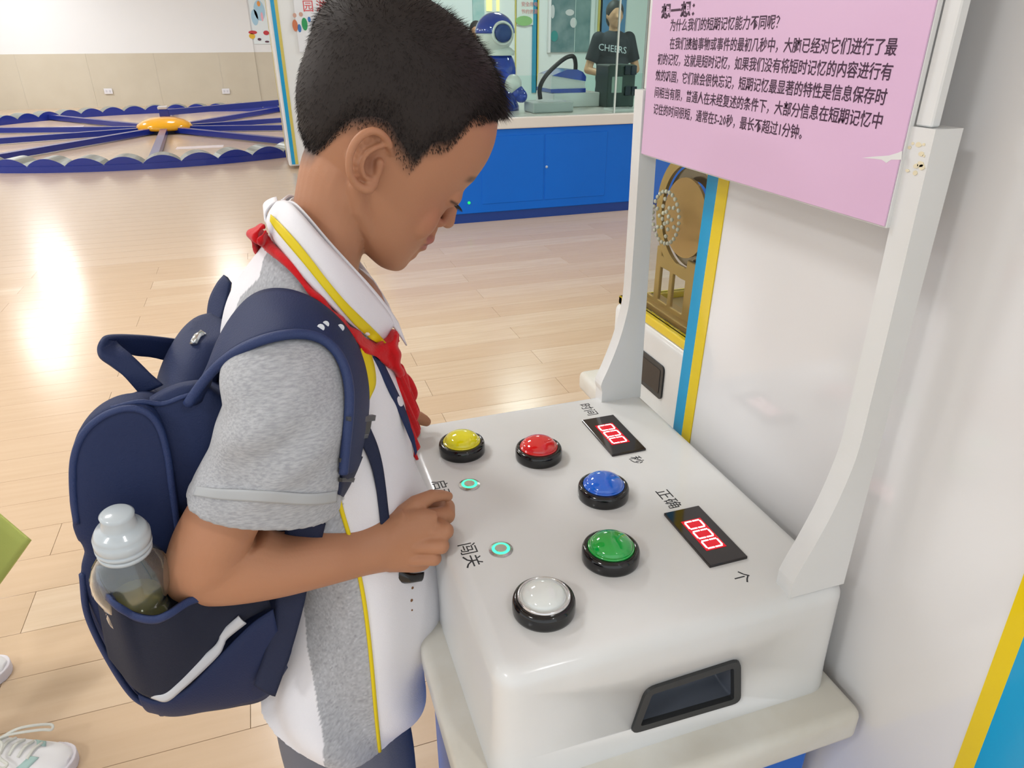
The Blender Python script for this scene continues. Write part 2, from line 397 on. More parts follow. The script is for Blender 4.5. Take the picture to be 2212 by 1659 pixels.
def grip(parent, outer, ax, face, depth, sgn):
    """frame ring proud of the face and a scooped dark recess behind it"""
    O = roundpoly(outer, .010); I = roundpoly(inset(outer, .0085), .003); n = len(O)
    def P(p, t): return (t, p[0], p[1]) if ax == 0 else (p[0], t, p[1])
    bm = NB(); out = face - sgn * .0035
    a = [bm.verts.new(P(p, face + sgn * .001)) for p in O]; b = [bm.verts.new(P(p, out)) for p in roundpoly(inset(outer, .001), .010)]
    c = [bm.verts.new(P(p, out)) for p in I]; d = [bm.verts.new(P(p, face + sgn * .004)) for p in I]
    for r1, r2 in ((a, b), (b, c), (c, d)):
        for i in range(n): bm.faces.new((r1[i], r1[(i + 1) % n], r2[(i + 1) % n], r2[i]))
    obj('grip_frame', bm, M_char, parent)
    bm = NB(); K = 8; rws = []
    cc = np.mean(np.array(I), 0)
    for k in range(K + 1):
        t = k / K * PI / 2
        s = 1 - .55 * (1 - math.cos(t)); dd = depth * math.sin(t)
        rws.append([P((cc[0] + (p[0] - cc[0]) * (1 - .12 * k / K), max(cc[1] + (p[1] - cc[1]) * s, -9)), face + sgn * (.002 + dd)) for p in I])
    V = grid_mesh(bm, rws, closed_u=True); bm.faces.new(V[-1])
    me = obj('grip_recess', bm, M_charin, parent, smooth=True)
cut_in = inset(gq, .006)
bm = NB(); prism(bm, [tuple(p) for p in cut_in], 1, CY0 - .02, CY0 + .045)
me = bpy.data.meshes.new('cut'); bmesh.ops.recalc_face_normals(bm, faces=bm.faces); bm.to_mesh(me); bm.free(); cobj = bpy.data.objects.new('cut', me); COL.objects.link(cobj)
md = top.modifiers.new('b', 'BOOLEAN'); md.object = cobj; md.solver = 'EXACT'
dg = bpy.context.evaluated_depsgraph_get(); dg.update(); me2 = bpy.data.meshes.new_from_object(top.evaluated_get(dg)); top.modifiers.clear(); top.data = me2; bpy.data.objects.remove(cobj)
grip(con, gq, 1, CY0, .024, 1)
# ledge and blue base
bm = NB(); box(bm, .084, .476, .342, .858, .650, .690, bev=.010, seg=4)
obj('ledge', bm, M_frp2, con, smooth=True)
bm = NB(); box(bm, .135, .468, .385, .81, .06, .650, bev=.004); obj('base_cabinet', bm, M_blue, con)
bm = NB(); box(bm, .15, .468, .40, .795, 0, .06); obj('plinth', bm, M_navyp, con)
for y, dz in ((.5, 0),):
    bm = NB(); box(bm, .1335, .1355, .42, .775, .12, .60, bev=.0008, seg=1); obj('door', bm, M_blue, con)
# sign posts: foot sweeps forward, shaft upright
def post(y0_, y1_, nm, df=0, dr=0):
    P_ = [(.4565, .8185), (.4555 + dr, 1.222), (.431, 1.222), (.4335, 1.08), (.434, 1.02), (.434, .97), (.430, .94), (.4215, .905), (.409, .87), (.400, .848), (.396, .836), (.396, .8185)]
    P_ = P_[:2] + [(x + df, z) for x, z in P_[2:10]] + P_[10:]
    bm = NB()
    Q = P_[:2] + [tuple(q) for q in cr(P_[2:11], 30)] + [P_[11]]
    Q = [(p[0], p[1]) for p in Q]
    prism(bm, Q, 1, y0_, y1_)
    bmesh.ops.bevel(bm, geom=[e for e in bm.edges if e.calc_face_angle(0) > .8], offset=.0012, segments=2, affect='EDGES')
    return obj(nm, bm, M_frp, con)
post(.789, .8095, 'sign_post', -.006, -.008); p2 = post(.3865, .4065, 'sign_post')
# stain on the nearer post top
bm = NB()
for i in range(11):
    a = random.random(); y = .3885 + .016 * random.random(); z = 1.19 + .022 * random.random(); r = .0008 + .0014 * random.random()
    vs = [bm.verts.new((.4309, y + r * (1 + .8 * random.random()) * math.cos(k * PI / 4), z + r * math.sin(k * PI / 4))) for k in range(8)]
    vb = [bm.verts.new((.4325, v.co.y, v.co.z)) for v in vs]
    bm.faces.new(vs); bm.faces.new(vb[::-1])
    for k in range(8): bm.faces.new((vs[k], vb[k], vb[(k + 1) % 8], vs[(k + 1) % 8]))
obj('stain', bm, mat('stain', '#ddd4b8', rough=.6), con)
# push buttons
def button(px, py, nm, col, label, R=.0280, silver=False):
    c = UZ(px, py, CZ + .004)
    c = (c[0], c[1], CZ)
    t = thing('push_button', c, label, 'button')
    bm = NB(); lathe(bm, [(0, 0), (R, 0), (R + .0003, .002), (R + .0003, .010), (R - .001, .0135), (R - .0045, .0150), (R - .005, .0125), (0, .0125)], c, n=56)
    obj('bezel', bm, M_black, t, smooth=True)
    r = R - .0053
    bm = NB(); pr = [(r, .012), (r, .0150)]
    if silver: pr = [(r - .001, .012), (r - .0012, .016)]
    rr = pr[-1][0]
    pr += [(rr - .0006, .0158), (rr - .0016, .0160), (rr - .0018, .0157)]
    r2 = rr - .0018
    for k in range(1, 11): a = k / 10 * PI / 2; pr.append((r2 * math.cos(a) if k < 10 else 0, .0157 + .0102 * math.sin(a)))
    lathe(bm, pr, c, n=56)
    obj('dome', bm, mat('dome_' + nm, col, rough=.04, spec=.8, coat=.8, coatr=.02, emit=col, estr=.0), t, smooth=True)
    if silver:
        bm = NB(); lathe(bm, [(r + .0008, .012), (r + .0008, .0165), (r + .0002, .0172), (r - .0006, .0172), (r - .0012, .0160), (r - .0012, .012)], c, n=56)
        obj('rim', bm, mat('silver', '#d8d8da', rough=.2, metal=.9), t, smooth=True)
    return t
button(998, 968, 'yellow', '#f4ea00', 'yellow domed push button, nearest the boy\'s far hand')
button(1163.5, 980, 'red', '#e2151c', 'red domed push button with a black rim')
button(1303, 1063, 'blue', '#0a66dc', 'blue domed push button with a black rim')
button(1318.5, 1198, 'green', '#05a53e', 'green domed push button with a black rim')
button(1174.5, 1308, 'white', '#dadfdd', 'white domed push button with a silver ring', silver=True)
M_ledg = mat('led_green', '#45e0a0', emit='#35ff9a', estr=1.6, rough=.3)
M_steel = mat('brushed_steel', '#c9cccc', rough=.25, metal=1, bump=.1, bscale=400)
def metal_switch(px, py, label):
    c = UZ(px, py, CZ + .001); c = (c[0], c[1], CZ)
    t = thing('metal_switch', c, label, 'switch')
    bm = NB(); lathe(bm, [(0, 0), (.0122, 0), (.0120, .0008), (.0092, .0020), (.0088, .0012), (0, .0012)], c, n=48); obj('bezel', bm, M_steel, t, smooth=False)
    bm = NB(); lathe(bm, [(.0088, .0010), (.0088, .0018), (.0062, .0020), (.0062, .0010)], c, n=48); obj('light_ring', bm, M_ledg, t)
    bm = NB(); lathe(bm, [(.0062, .0012), (.0061, .0024), (.0056, .0027), (0, .0028)], c, n=48); obj('cap', bm, mat('steel_cap', '#cfd6d2', rough=.22, metal=.9), t)
metal_switch(1014, 1046, 'small round metal switch with a green light ring, between the hand and the red button')
metal_switch(1082, 1186, 'small round metal switch with a green light ring, above the white button')
# LED counters
M_disp = mat('display_face', '#120508', rough=.08, coat=.5)
M_dred = mat('display_window', '#7a0010', rough=.15, emit='#d0001c', estr=.75)
M_seg = mat('led_segment', '#ffffff', emit='#fff0f2', estr=2.2)
def counter(x0, x1, y0_, y1_, label, dot=None, gapf=1.0):
    xm, ym = (x0 + x1) / 2, (y0_ + y1_) / 2
    t = thing('led_counter', (xm, ym, CZ), label, 'display')
    bm = NB(); box(bm, x0, x1, y0_, y1_, CZ - .001, CZ + .0028, bev=.0007, seg=2); obj('housing', bm, M_disp, t)
    wx, wy = (x1 - x0) * .27, (y1_ - y0_) * .275
    xm2 = xm - .001
    bm = NB(); box(bm, xm2 - wx, xm2 + wx, ym - wy, ym + wy, CZ + .0027, CZ + .0031); obj('window', bm, M_dred, t)
    dw = .0068 * gapf; dh = .0095
    # digits read from far to near (y falling), up = +x
    pitch = wy * 2 / 3.05
    for k in range(3):
        yc = ym + (1 - k) * pitch; bm = NB(); z0, z1 = CZ + .0030, CZ + .0034
        hh = wx * .80; hw = pitch * .36; tk = .00135
        def seg(xa, xb, ya, yb): box(bm, min(xa, xb), max(xa, xb), min(ya, yb), max(ya, yb), z0, z1, bev=.00012, seg=1)
        g = .0004
        seg(xm2 + hh - tk, xm2 + hh + tk * .3, yc - hw + g + tk * .5, yc + hw - g - tk * .5)
        seg(xm2 - hh - tk * .3, xm2 - hh + tk, yc - hw + g + tk * .5, yc + hw - g - tk * .5)
        for sy in (-1, 1):
            for xa, xb in ((xm2 + g * 1.5, xm2 + hh - g - tk * .3), (xm2 - hh + g + tk * .3, xm2 - g * 1.5)):
                seg(xa, xb, yc + sy * hw - tk * .65, yc + sy * hw + tk * .65)
        obj('digit', bm, M_seg, t)
    if dot is not None:
        yc = ym + (1 - dot) * pitch - pitch / 2
        bm = NB(); lathe(bm, [(0, 0), (.0009, 0), (.0009, .0004), (0, .0004)], (xm2 - wx * .8, yc, CZ + .0030), n=12); obj('decimal_point', bm, M_seg, t)
counter(.3478, .3937, .6555, .7475, 'black LED counter reading 00.0 in red light, near the far sign post', dot=1)
counter(.3487, .3912, .4440, .5325, 'black LED counter reading 000 in red light, beside the green button')
# lettering printed on the top
def ctext(s, px, py, size=.0175):
    c = UZ(px, py, CZ); text('lettering', s, size, frame((c[0], c[1], CZ + .00005), (0, -1, 0), (1, 0, 0)), M_ink, con, ext=.0001, sx=.92)
def ctw(s, x, y, size): text('lettering', s, size, frame((x, y, CZ + .00005), (0, -1, 0), (1, 0, 0)), M_ink, con, ext=.0001, sx=.98)
ctw('时间', .3640, .7935, .0180)
ctw('秒', .3660, .6480, .0175)
ctw('启动', .1290, .6740, .0190)
ctw('闯关', .1290, .5560, .0195)
ctw('正确', .3620, .5750, .0185)
ctw('个', .3640, .4320, .0175)
# pink board between the posts and its white backing
bd = thing('sign_board', (.43, .595, 1.155), 'pink sign board with black Chinese text, standing between the white posts of the console', 'sign')
BYF, BYN = .7865, .4070
bm = NB(); box(bm, .4270, .4285, BYN, BYF, 1.152, 1.52, bev=.0003, seg=1); obj('pink_sheet', bm, mat('pink_vinyl', '#d8b5d5', rough=.35, coat=.15, noise=.12, nscale=5, ncol='#cfa8cb'), bd)
bm = NB(); box(bm, .4286, .4330, BYN - .0005, BYF, 1.1505, 1.54, bev=.0005, seg=1); obj('backing_board', bm, M_frp, bd)
bm = NB(); box(bm, .4332, .4410, .3925, .4065, 1.2225, 1.54, bev=.001, seg=1); obj('side_bar', bm, M_frp, bd)
bm = NB(); box(bm, .4332, .4410, .7895, .8035, 1.2225, 1.54, bev=.001, seg=1); obj('side_bar', bm, M_frp, bd)
# torn corner of the pink sheet
tear = [(1862, 341), (1890, 338), (1920, 336), (1940, 330), (1949, 326), (1947, 345), (1925, 345), (1915, 352), (1905, 345), (1890, 343)]
def ux(px, py, X):
    d = RC.T @ np.array([(px - 1106) / FOC, (py - 829.5) / FOC, 1.0]); return d * (X / d[0]) + [0, 0, CH]
bm = NB(); vs = [bm.verts.new((.42685, ux(a, b, .427)[1], ux(a, b, .427)[2])) for a, b in tear]; vb = [bm.verts.new((.4272, v.co.y, v.co.z)) for v in vs]
bm.faces.new(vs); bm.faces.new(vb[::-1])
for i in range(len(vs)): j = (i + 1) % len(vs); bm.faces.new((vs[i], vb[i], vb[j], vs[j]))
obj('torn_patch', bm, M_frp, bd)
M_ink2 = mat('board_ink', '#40253f', rough=.5)
def bline(s, pa, pb, size, bold=0):
    a = ux(pa[0], pa[1], .427); b = ux(pb[0], pb[1], .427)
    cu = bpy.data.curves.new('t', 'FONT'); cu.body = s; cu.size = size; cu.offset = bold; cu.resolution_u = 1
    o = bpy.data.objects.new('t', cu); COL.objects.link(o); dg = bpy.context.evaluated_depsgraph_get(); dg.update()
    me = bpy.data.meshes.new_from_object(o.evaluated_get(dg)); bpy.data.objects.remove(o)
    v = verts_of(me); w = v[:, 0].max() - v[:, 0].min(); L_ = a[1] - b[1]
    me.transform(Matrix.Diagonal((L_ / w, 1, 1, 1)))
    me.transform(frame((.4268, a[1], a[2]), (0, -1, (b[2] - a[2]) / L_), (0, 0, 1)))
    obj('lettering', me, M_ink2, bd)
FS = .0122
bline('想一想：', (1428, 38), (1500, 32), .0150, .0005)
bline('为什么我们的短期记忆能力不同呢？', (1447, 65), (1682, 60), FS, .00015)
bline('在我们接触事物或事件的最初几秒中，大脑已经对它们进行了最', (1446, 104), (1935, 117), FS, .00015)
bline('初的记忆，这就是短时记忆，如果我们没有将短时记忆的内容进行有', (1420, 137), (1924, 171), FS, .00015)
bline('效的巩固，它们就会很快忘记，短期记忆最显著的特性是信息保存时', (1416, 172), (1912, 225), FS, .00015)
bline('间相当有限，普通人在未经复述的条件下，大部分信息在短期记忆中', (1413, 208), (1901, 276), FS, .00015)
bline('记住的时间很短，通常在5-20秒，最长不超过1分钟。', (1411, 244), (1731, 299), FS, .00015)
# ------------------------------------------------------------------ white exhibit panel behind the console, with striped edges
WX = .485
M_panel = mat('white_panel', '#dfdfe0', rough=.12, spec=.5, coat=.25, noise=.1, nscale=4, ncol='#d6d6d8')
ex = thing('exhibit_panel', (WX + .1, .47, 0), 'tall glossy white exhibit panel with yellow and blue edge stripes, behind the console', 'panel')
def slab(bm, ya, sa, yb, sb, x0, x1, z0=.02, z1=2.3):
    f = lambda y, s, z: y + s * (z - .8)
    q = [(f(ya, sa, z0), z0), (f(yb, sb, z0), z0), (f(yb, sb, z1), z1), (f(ya, sa, z1), z1)]
    prism(bm, q, 0, x0, x1)
SF = -.036; SN = .03
bm = NB(); slab(bm, .2145, SN, .7396, SF, WX, WX + .06, 0); obj('board', bm, M_panel, ex)
bm = NB(); slab(bm, .6975, SF, .7175, SF, WX - .0012, WX + .0005); obj('stripe', bm, M_yel, ex)['label'] = 'yellow stripe'
bm = NB(); slab(bm, .7175, SF, .7395, SF, WX - .0012, WX + .0005); obj('stripe', bm, M_cyan, ex)['label'] = 'blue stripe'
bm = NB(); slab(bm, .2455, SN, .2600, SN, WX - .0012, WX + .0005); obj('stripe', bm, M_yel, ex)['label'] = 'yellow stripe'
bm = NB(); slab(bm, .2145, SN, .2455, SN, WX - .0012, WX + .0005); obj('stripe', bm, M_cyan, ex)['label'] = 'blue stripe'
bm = NB(); slab(bm, -.4, 0, .2143, SN, WX, WX + .06, 0); o = obj('white_wall_panel', bm, M_panel, None, tag=dict(label='plain white panel right of the blue stripe, at the lower right corner', cat='panel')); recentre(o, (WX, -.1, 0))
# body of the exhibit behind the panel (keeps the neighbouring window closed off)
bm = NB(); box(bm, WX + .06, WX + .30, .26, .68, 0, 2.3); obj('cabinet_body', bm, M_white, ex)
# ------------------------------------------------------------------ neighbouring exhibit with the gear behind its window
nb = thing('gear_exhibit', (.65, .95, 0), 'white exhibit beyond the console with a yellow-framed window onto golden gears', 'exhibit')
NX = .552; NY1 = 1.075; NY0 = .70
bm = NB(); box(bm, NX, .95, NY0 + .002, NY1, .705, .853, bev=.012, seg=4); obj('body', bm, M_frp, nb, smooth=True)
bm = NB(); box(bm, .508, .96, NY0 + .002, 1.118, .668, .706, bev=.010, seg=4); obj('ledge', bm, M_frp2, nb, smooth=True)
bm = NB(); box(bm, .575, .95, NY0 + .01, 1.06, .0, .668, bev=.003); obj('base_cabinet', bm, M_blue, nb)
hq = [(.985, .835), (.985, .758), (.8845, .758), (.8845, .835)]
hz = [ux(1430, 862, NX), ux(1425, 795, NX), ux(1380, 758, NX)]
y_n = hz[0][1]; z_t = hz[1][2] + .008; z_b = hz[0][2] - .002
hq = [(y_n + .10, z_t), (y_n + .10, z_b), (y_n, z_b), (y_n, z_t)]
bm = NB(); prism(bm, roundpoly(hq, .008), 0, NX - .003, NX + .001); obj('grip_frame', bm, M_char, nb)
bm = NB(); prism(bm, roundpoly(inset(hq, .008), .003), 0, NX - .0036, NX - .002); obj('grip_recess', bm, mat('grip_dark', '#10141c', rough=.2), nb)
# yellow frame
bm = NB(); box(bm, NX + .004, NX + .022, NY0, 1.066, .853, .868, bev=.002); obj('window_frame', bm, M_yel, nb)
bm = NB(); box(bm, NX + .004, .94, 1.052, 1.066, .853, .868, bev=.002); obj('window_frame', bm, M_yel, nb)
M_glass = mat('clear_acrylic', '#f4fbfb', rough=.02, trans=1, ior=1.12, spec=.3)
bm = NB(); box(bm, NX + .012, NX + .016, NY0 + .004, 1.052, .868, 1.34); obj('window_pane', bm, M_glass, nb)
bm = NB(); box(bm, NX + .016, .94, 1.056, 1.060, .868, 1.34); obj('window_pane', bm, M_glass, nb)
bm = NB(); box(bm, .93, .95, NY0, 1.07, .868, 1.36); obj('rear_panel', bm, mat('brown_backing', '#9c8b7d', rough=.6), nb)
bm = NB(); box(bm, NX + .004, .95, NY0, 1.066, 1.34, 1.36); obj('hood', bm, M_frp, nb)
bm = NB(); box(bm, NX + .02, .93, NY0, 1.05, .853, .857); obj('window_sill', bm, mat('sill_gold', '#a8905a', rough=.35), nb)
# golden frame plate with two slots, gear disc, hoop
gf = thing('gear_mechanism', (.62, .88, .857), 'golden gear wheel on a slotted golden stand behind the yellow-framed window', 'gears')
M_gold = mat('gold_plate', '#b08f4c', rough=.35, metal=.3)
M_brass = mat('brass_disc', '#b9955a', rough=.3, metal=.55, noise=.4, nscale=14, ncol='#a07a44')
M_steelw = mat('steel_wheel', '#837b6c', rough=.2, metal=.9)
GX = .600
def gpt(px, py, X=GX): p = ux(px, py, X); return (p[1], p[2])
gc_ = gpt(1487, 471)
def gr(py): return abs(gpt(1492, py)[1] - gc_[1])
Rd = gr(381)
bm = NB()
def ring(bm, X0, X1, c, ro, ri, n=56):
    v = []
    for X in (X0, X1):
        for r in (ro, ri): v.append([bm.verts.new((X, c[0] + r * math.cos(2 * PI * i / n), c[1] + r * math.sin(2 * PI * i / n))) for i in range(n)])
    a, b, c2, d = v
    for i in range(n):
        j = (i + 1) % n
        bm.faces.new((a[i], a[j], b[j], b[i])); bm.faces.new((c2[i], c2[j], d[j], d[i])); bm.faces.new((a[i], a[j], c2[j], c2[i])); bm.faces.new((b[i], b[j], d[j], d[i]))
ring(bm, GX, GX + .006, gc_, Rd * 1.58, Rd * 1.30); obj('arch_ring', bm, M_gold, gf)
bm = NB(); ring(bm, GX + .008, GX + .030, gc_, Rd * 1.26, Rd * .90); obj('wheel_rim', bm, M_steelw, gf)
bm = NB(); lathe(bm, [(0, 0), (Rd * .985, 0), (Rd * .985, .004), (Rd * .2, .0055), (Rd * .03, .0065), (0, .0065)], (GX - .002, gc_[0], gc_[1]), axis=(-1, 0, 0), n=64); obj('brass_disc', bm, M_brass, gf)
# slotted stand plate
def gy(px, py=620): return gpt(px, py)[0]
zt_, zs_, zb_2 = gpt(1452, 572)[1], gpt(1452, 590)[1], gpt(1452, 668)[1]
parts_ = [(gy(1413), gy(1424), zb_2, zt_ + .02), (gy(1444), gy(1452), zb_2, zt_), (gy(1479), gy(1500), zb_2, zt_ + .02), (gy(1413), gy(1505), zs_, zt_ + .006), (gy(1400), gy(1512), gpt(1452, 692)[1], zb_2 + .002), (gy(1398), gy(1414), .860, gpt(1452, 680)[1]), (gy(1494), gy(1514), .860, gpt(1452, 680)[1])]
bm = NB()
for ya, yb, za, zb_ in parts_: box(bm, GX, GX + .006, min(ya, yb), max(ya, yb), za, zb_, bev=.001, seg=1)
obj('stand', remesh(bm, .0011, 2), M_gold, gf)
bm = NB(); box(bm, GX - .012, GX + .03, gy(1515), gy(1392), .857, .868, bev=.002); obj('base_block', bm, M_gold, gf)
bm = NB(); cone(bm, (GX - .004, gc_[0], gc_[1]), (GX + .06, gc_[0], gc_[1]), .003, .003, 12)
obj('shaft', bm, M_steelw, gf)
# pearly bead ring in front of the disc
bx = NX + .0175; cb = ux(1441, 470, bx); rb = abs(ux(1441, 412, bx)[2] - cb[2])
t = thing('bead_rosette', (bx, cb[1], cb[2]), 'oval rosette of small white pearls on the gear window', 'ornament')
bead = None
spots_ = [(rb * math.cos(2 * PI * k / 26), rb * math.sin(2 * PI * k / 26)) for k in range(26)]
for k in range(6):
    a = 2 * PI * k / 6 + .3
    for j in (1, 2, 3): rr_ = rb * j / 4.2; spots_.append((rr_ * math.cos(a + j * .35), rr_ * math.sin(a + j * .35)))
for (dy, dz) in spots_:
    if bead is None:
        bm = NB(); sph(bm, (bx - .002, cb[1] + dy, cb[2] + dz), .0033, n=12); bead = obj('bead', bm, mat('pearl', '#dcdccb', rough=.15, coat=.4), t, smooth=True); b0 = (dy, dz)
    else:
        c = bead.copy(); COL.objects.link(c); c.location = (0, dy - b0[0], dz - b0[1]); c.parent = t
# ================================================================== BACKGROUND
M_bw = mat('white_gloss', '#e6e8e8', rough=.25, coat=.2)
M_roy = mat('royal_blue', '#1c2f8c', rough=.25, coat=.3)
# striped cabinet at the end of the hall
t = thing('striped_cabinet', (.8, 8.4, 0), 'white cabinet with blue and yellow stripes up its left edge, behind the boy\'s head', 'cabinet')
bm = NB(); box(bm, .232, 1.7, 8.10, 8.65, .03, 2.6, bev=.02, seg=3); obj('body', bm, M_bw, t)
bm = NB(); box(bm, .30, 1.65, 8.16, 8.6, 0, .05); obj('plinth', bm, mat('plinth_tan', '#b59b7c', rough=.6), t)
bm = NB(); box(bm, .262, .298, 8.094, 8.102, .05, 2.58); obj('stripe', bm, M_cyan, t)['label'] = 'blue stripe'
bm = NB(); box(bm, .298, .328, 8.094, 8.102, .05, 2.58); obj('stripe', bm, mat('pale_yellow', '#cfc060', rough=.3), t)['label'] = 'yellow stripe'
bm = NB(); box(bm, .2285, .2325, 8.60, 8.64, .05, 2.58); obj('stripe', bm, mat('pale_yellow', '#cfc060'), t)['label'] = 'yellow edge'
p1 = U(624, 0, 8.09); p2 = U(700, 112, 8.09)
t2 = thing('cartoon_poster', (p1[0] + .25, 8.09, p2[2]), 'white poster with red characters and small painted figures, on the striped cabinet', 'poster')
bm = NB(); box(bm, p1[0] + .04, p1[0] + .6, 8.088, 8.095, p2[2], 2.1); obj('sheet', bm, mat('poster_white', '#e4e6ea', rough=.3), t2)
c = U(654, 23, 8.085); text('lettering', '园游', .11, frame((c[0], 8.0865, c[2]), (1, 0, 0), (0, 0, 1)), mat('red_ink', '#d8444a', rough=.4), t2, spacing=1.35)
fpx([(630, 42, 645, 68)], mat('fig_orange', '#c8744e', rough=.4), 'print', t2, 8.0855)
fpx([(650, 38, 666, 66)], mat('fig_green', '#2a9658', rough=.4), 'print', t2, 8.0855)
fpx([(642, 52, 652, 70), (664, 36, 672, 48)], mat('fig_blue', '#3f78b8', rough=.4), 'print', t2, 8.0855)
fpx([(632, 28, 641, 38), (645, 26, 655, 36)], mat('fig_skin', '#caa090', rough=.4), 'print', t2, 8.086)
# ------------------------------------------------------------------ big round track with a spoked arm
RX, RY, RR = -1.33, 12.05, 3.42
t = thing('round_track', (RX, RY, 0), 'big royal-blue humped ring track with blue spokes and yellow hub on the floor', 'track')
NBUMP = 57; hb = .062; hh_ = .075
for k in range(NBUMP):
    a0 = 2 * PI * k / NBUMP; a1 = 2 * PI * (k + 1) / NBUMP
    bm = NB(); n = 10; up_i, up_o = [], []
    rows_ = []
    for i in range(n + 1):
        a = a0 + (a1 - a0) * i / n; z = hb + hh_ * math.sin(PI * i / n) ** .8
        rows_.append([(RX + r * math.cos(a), RY + r * math.sin(a), zz) for r, zz in ((RR - .26, 0), (RR - .26, z), (RR + .0, z), (RR, 0))])
    grid_mesh(bm, rows_, closed_u=True); 
    bm.faces.ensure_lookup_table()
    me = bpy.data.meshes.new('track_hump'); bmesh.ops.recalc_face_normals(bm, faces=bm.faces); bm.to_mesh(me); bm.free()
    me.materials.append(M_roy); me.materials.append(mat('hump_grey', '#8d938f', rough=.35, metal=.3))
    for f in me.polygons:
        if f.normal.z > .3: f.material_index = 1
    o = bpy.data.objects.new('track_hump', me); COL.objects.link(o); o.parent = t; me.transform(Matrix.Translation((-RX, -RY, 0)))
bm = NB(); ring_ = []
n = 120
rows_ = [[(RX + r * math.cos(2 * PI * i / n), RY + r * math.sin(2 * PI * i / n), z) for r, z in ((RR + .002, 0), (RR + .002, hb), (RR + .03, hb), (RR + .03, 0))] for i in range(n + 1)]
grid_mesh(bm, rows_, closed_u=True); obj('outer_rim', bm, M_roy, t)
for k in range(10):
    a = math.radians(-87 + 36 * k); d = Vector((math.cos(a), math.sin(a), 0)); s = Vector((-d.y, d.x, 0)) * .045
    bm = NB(); p0 = Vector((RX, RY, .085)) + d * .25; p1_ = Vector((RX, RY, .085)) + d * (RR - .26)
    vs = [bm.verts.new(q) for q in (p0 - s, p0 + s, p1_ + s, p1_ - s)]; vb = [bm.verts.new(q.co - Vector((0, 0, .07))) for q in vs]
    bm.faces.new(vs); bm.faces.new(vb[::-1])
    for i in range(4): bm.faces.new((vs[i], vb[i], vb[(i + 1) % 4], vs[(i + 1) % 4]))
    obj('spoke', bm, M_roy, t)
bm = NB(); lathe(bm, [(0, .0), (.30, 0), (.30, .06), (0, .06)], (RX, RY, 0), n=40); obj('hub_base', bm, mat('hub_dark', '#101830', rough=.4), t)
bm = NB(); lathe(bm, [(0, .05), (.36, .05), (.385, .075), (.36, .12), (.28, .17), (.16, .205), (0, .215)], (RX, RY, 0), n=48); obj('hub_dome', bm, mat('amber_dome', '#f0ad18', rough=.15, coat=.5), t, smooth=True)
bm = NB(); box(bm, RX - .07, RX + .07, RY + .28, RY + .42, .05, .29, bev=.01); obj('arm_post', bm, M_roy, t)
bm = NB(); box(bm, RX - .08, RX + .05, RY + .28, RY + .42, .29, .33, bev=.01); obj('post_cap', bm, mat('grey_cap', '#c6c6cc', rough=.3), t)
bm = NB()
a = Vector((RX + .07, RY + .35, .235)); b = Vector((.85, RY + .35 - .6, .40)); s = Vector((.03, .06, 0))
vs = [a - s, a + s, b + s, b - s]; V1 = [bm.verts.new(p + Vector((0, 0, .05))) for p in vs]; V0 = [bm.verts.new(p - Vector((0, 0, .03))) for p in vs]
bm.faces.new(V1); bm.faces.new(V0[::-1])
for i in range(4): bm.faces.new((V1[i], V0[i], V0[(i + 1) % 4], V1[(i + 1) % 4]))
obj('swing_arm', bm, M_roy, t)
for px, py, lab in ((60, 300, 'faded red and white floor sticker inside the blue ring, at the left'), (432, 318, 'faded white floor sticker inside the blue ring, near side'), (440, 262, 'faded white floor sticker inside the blue ring, far side'), (135, 275, 'faint white floor sticker inside the blue ring, far left')):
    p = UZ(px, py, 0); bm = NB(); box(bm, p[0] - .28, p[0] + .28, p[1] - .12, p[1] + .12, .0002, .0016)
    o = obj('floor_sticker', bm, mat('sticker', '#e6dfe2', rough=.3, noise=.3, nscale=9, ncol='#e0b9b4'), tag=dict(label=lab, cat='sticker')); recentre(o, (p[0], p[1], 0))
# ------------------------------------------------------------------ glazed booth with blue cabinet
KX0, KX1, KY = .80, 3.60, 5.17
bt = thing('glazed_booth', (2.2, 5.9, 0), 'bright blue cabinet with white counter and tall glass panes, beyond the boy\'s face', 'booth')
KD = 6.55
bm = NB(); box(bm, KX0, KX1, KY, KD, .07, .665, bev=.005, seg=1); obj('cabinet', bm, M_blue, bt)
bm = NB(); box(bm, KX0 + .0, KX1, KY + .012, KD - .02, 0, .07); obj('plinth', bm, M_navyp, bt)
bm = NB(); box(bm, KX0 - .02, KX1 + .02, KY - .02, KD + .02, .665, .742, bev=.008); obj('counter', bm, mat('counter_white', '#d9d4cc', rough=.25), bt)
for (a, b) in ((1038, 1174), (1174, 1305)):
    q0 = U(a + 2, 440, KY); q1 = U(b - 1, 440, KY); 
    bm = NB(); box(bm, q0[0] if a != 1038 else 1.50, q1[0], KY - .004, KY + .004, .135, .618, bev=.002, seg=1); obj('door', bm, M_blue, bt)
p = U(1013, 438, KY); bm = NB(); lathe(bm, [(0, 0), (.011, 0), (.011, .006), (0, .008)], (p[0], KY, p[2]), axis=(0, -1, 0), n=16); obj('green_indicator', bm, mat('green_lamp', '#18c060', emit='#18e070', estr=.6), bt)
p = U(1180, 360, KY); bm = NB(); lathe(bm, [(0, 0), (.010, 0), (.010, .006), (0, .008)], (p[0], KY - .004, p[2]), axis=(0, -1, 0), n=16); obj('lock', bm, mat('lock_steel', '#a9bcd0', rough=.3, metal=.5), bt)
M_pane = mat('booth_glass', '#e6f7f3', rough=.01, trans=1, ior=1.08, spec=.4)
gx = U(1332, 150, KY + .03)[0]; gr_ = U(1398, 60, KY + .03)[0]
for a, b in ((KX0, gx - .006), (gx + .006, gr_)):
    bm = NB(); box(bm, a, b, KY + .03, KY + .036, .742, 2.4); obj('glass_pane', bm, M_pane, bt)
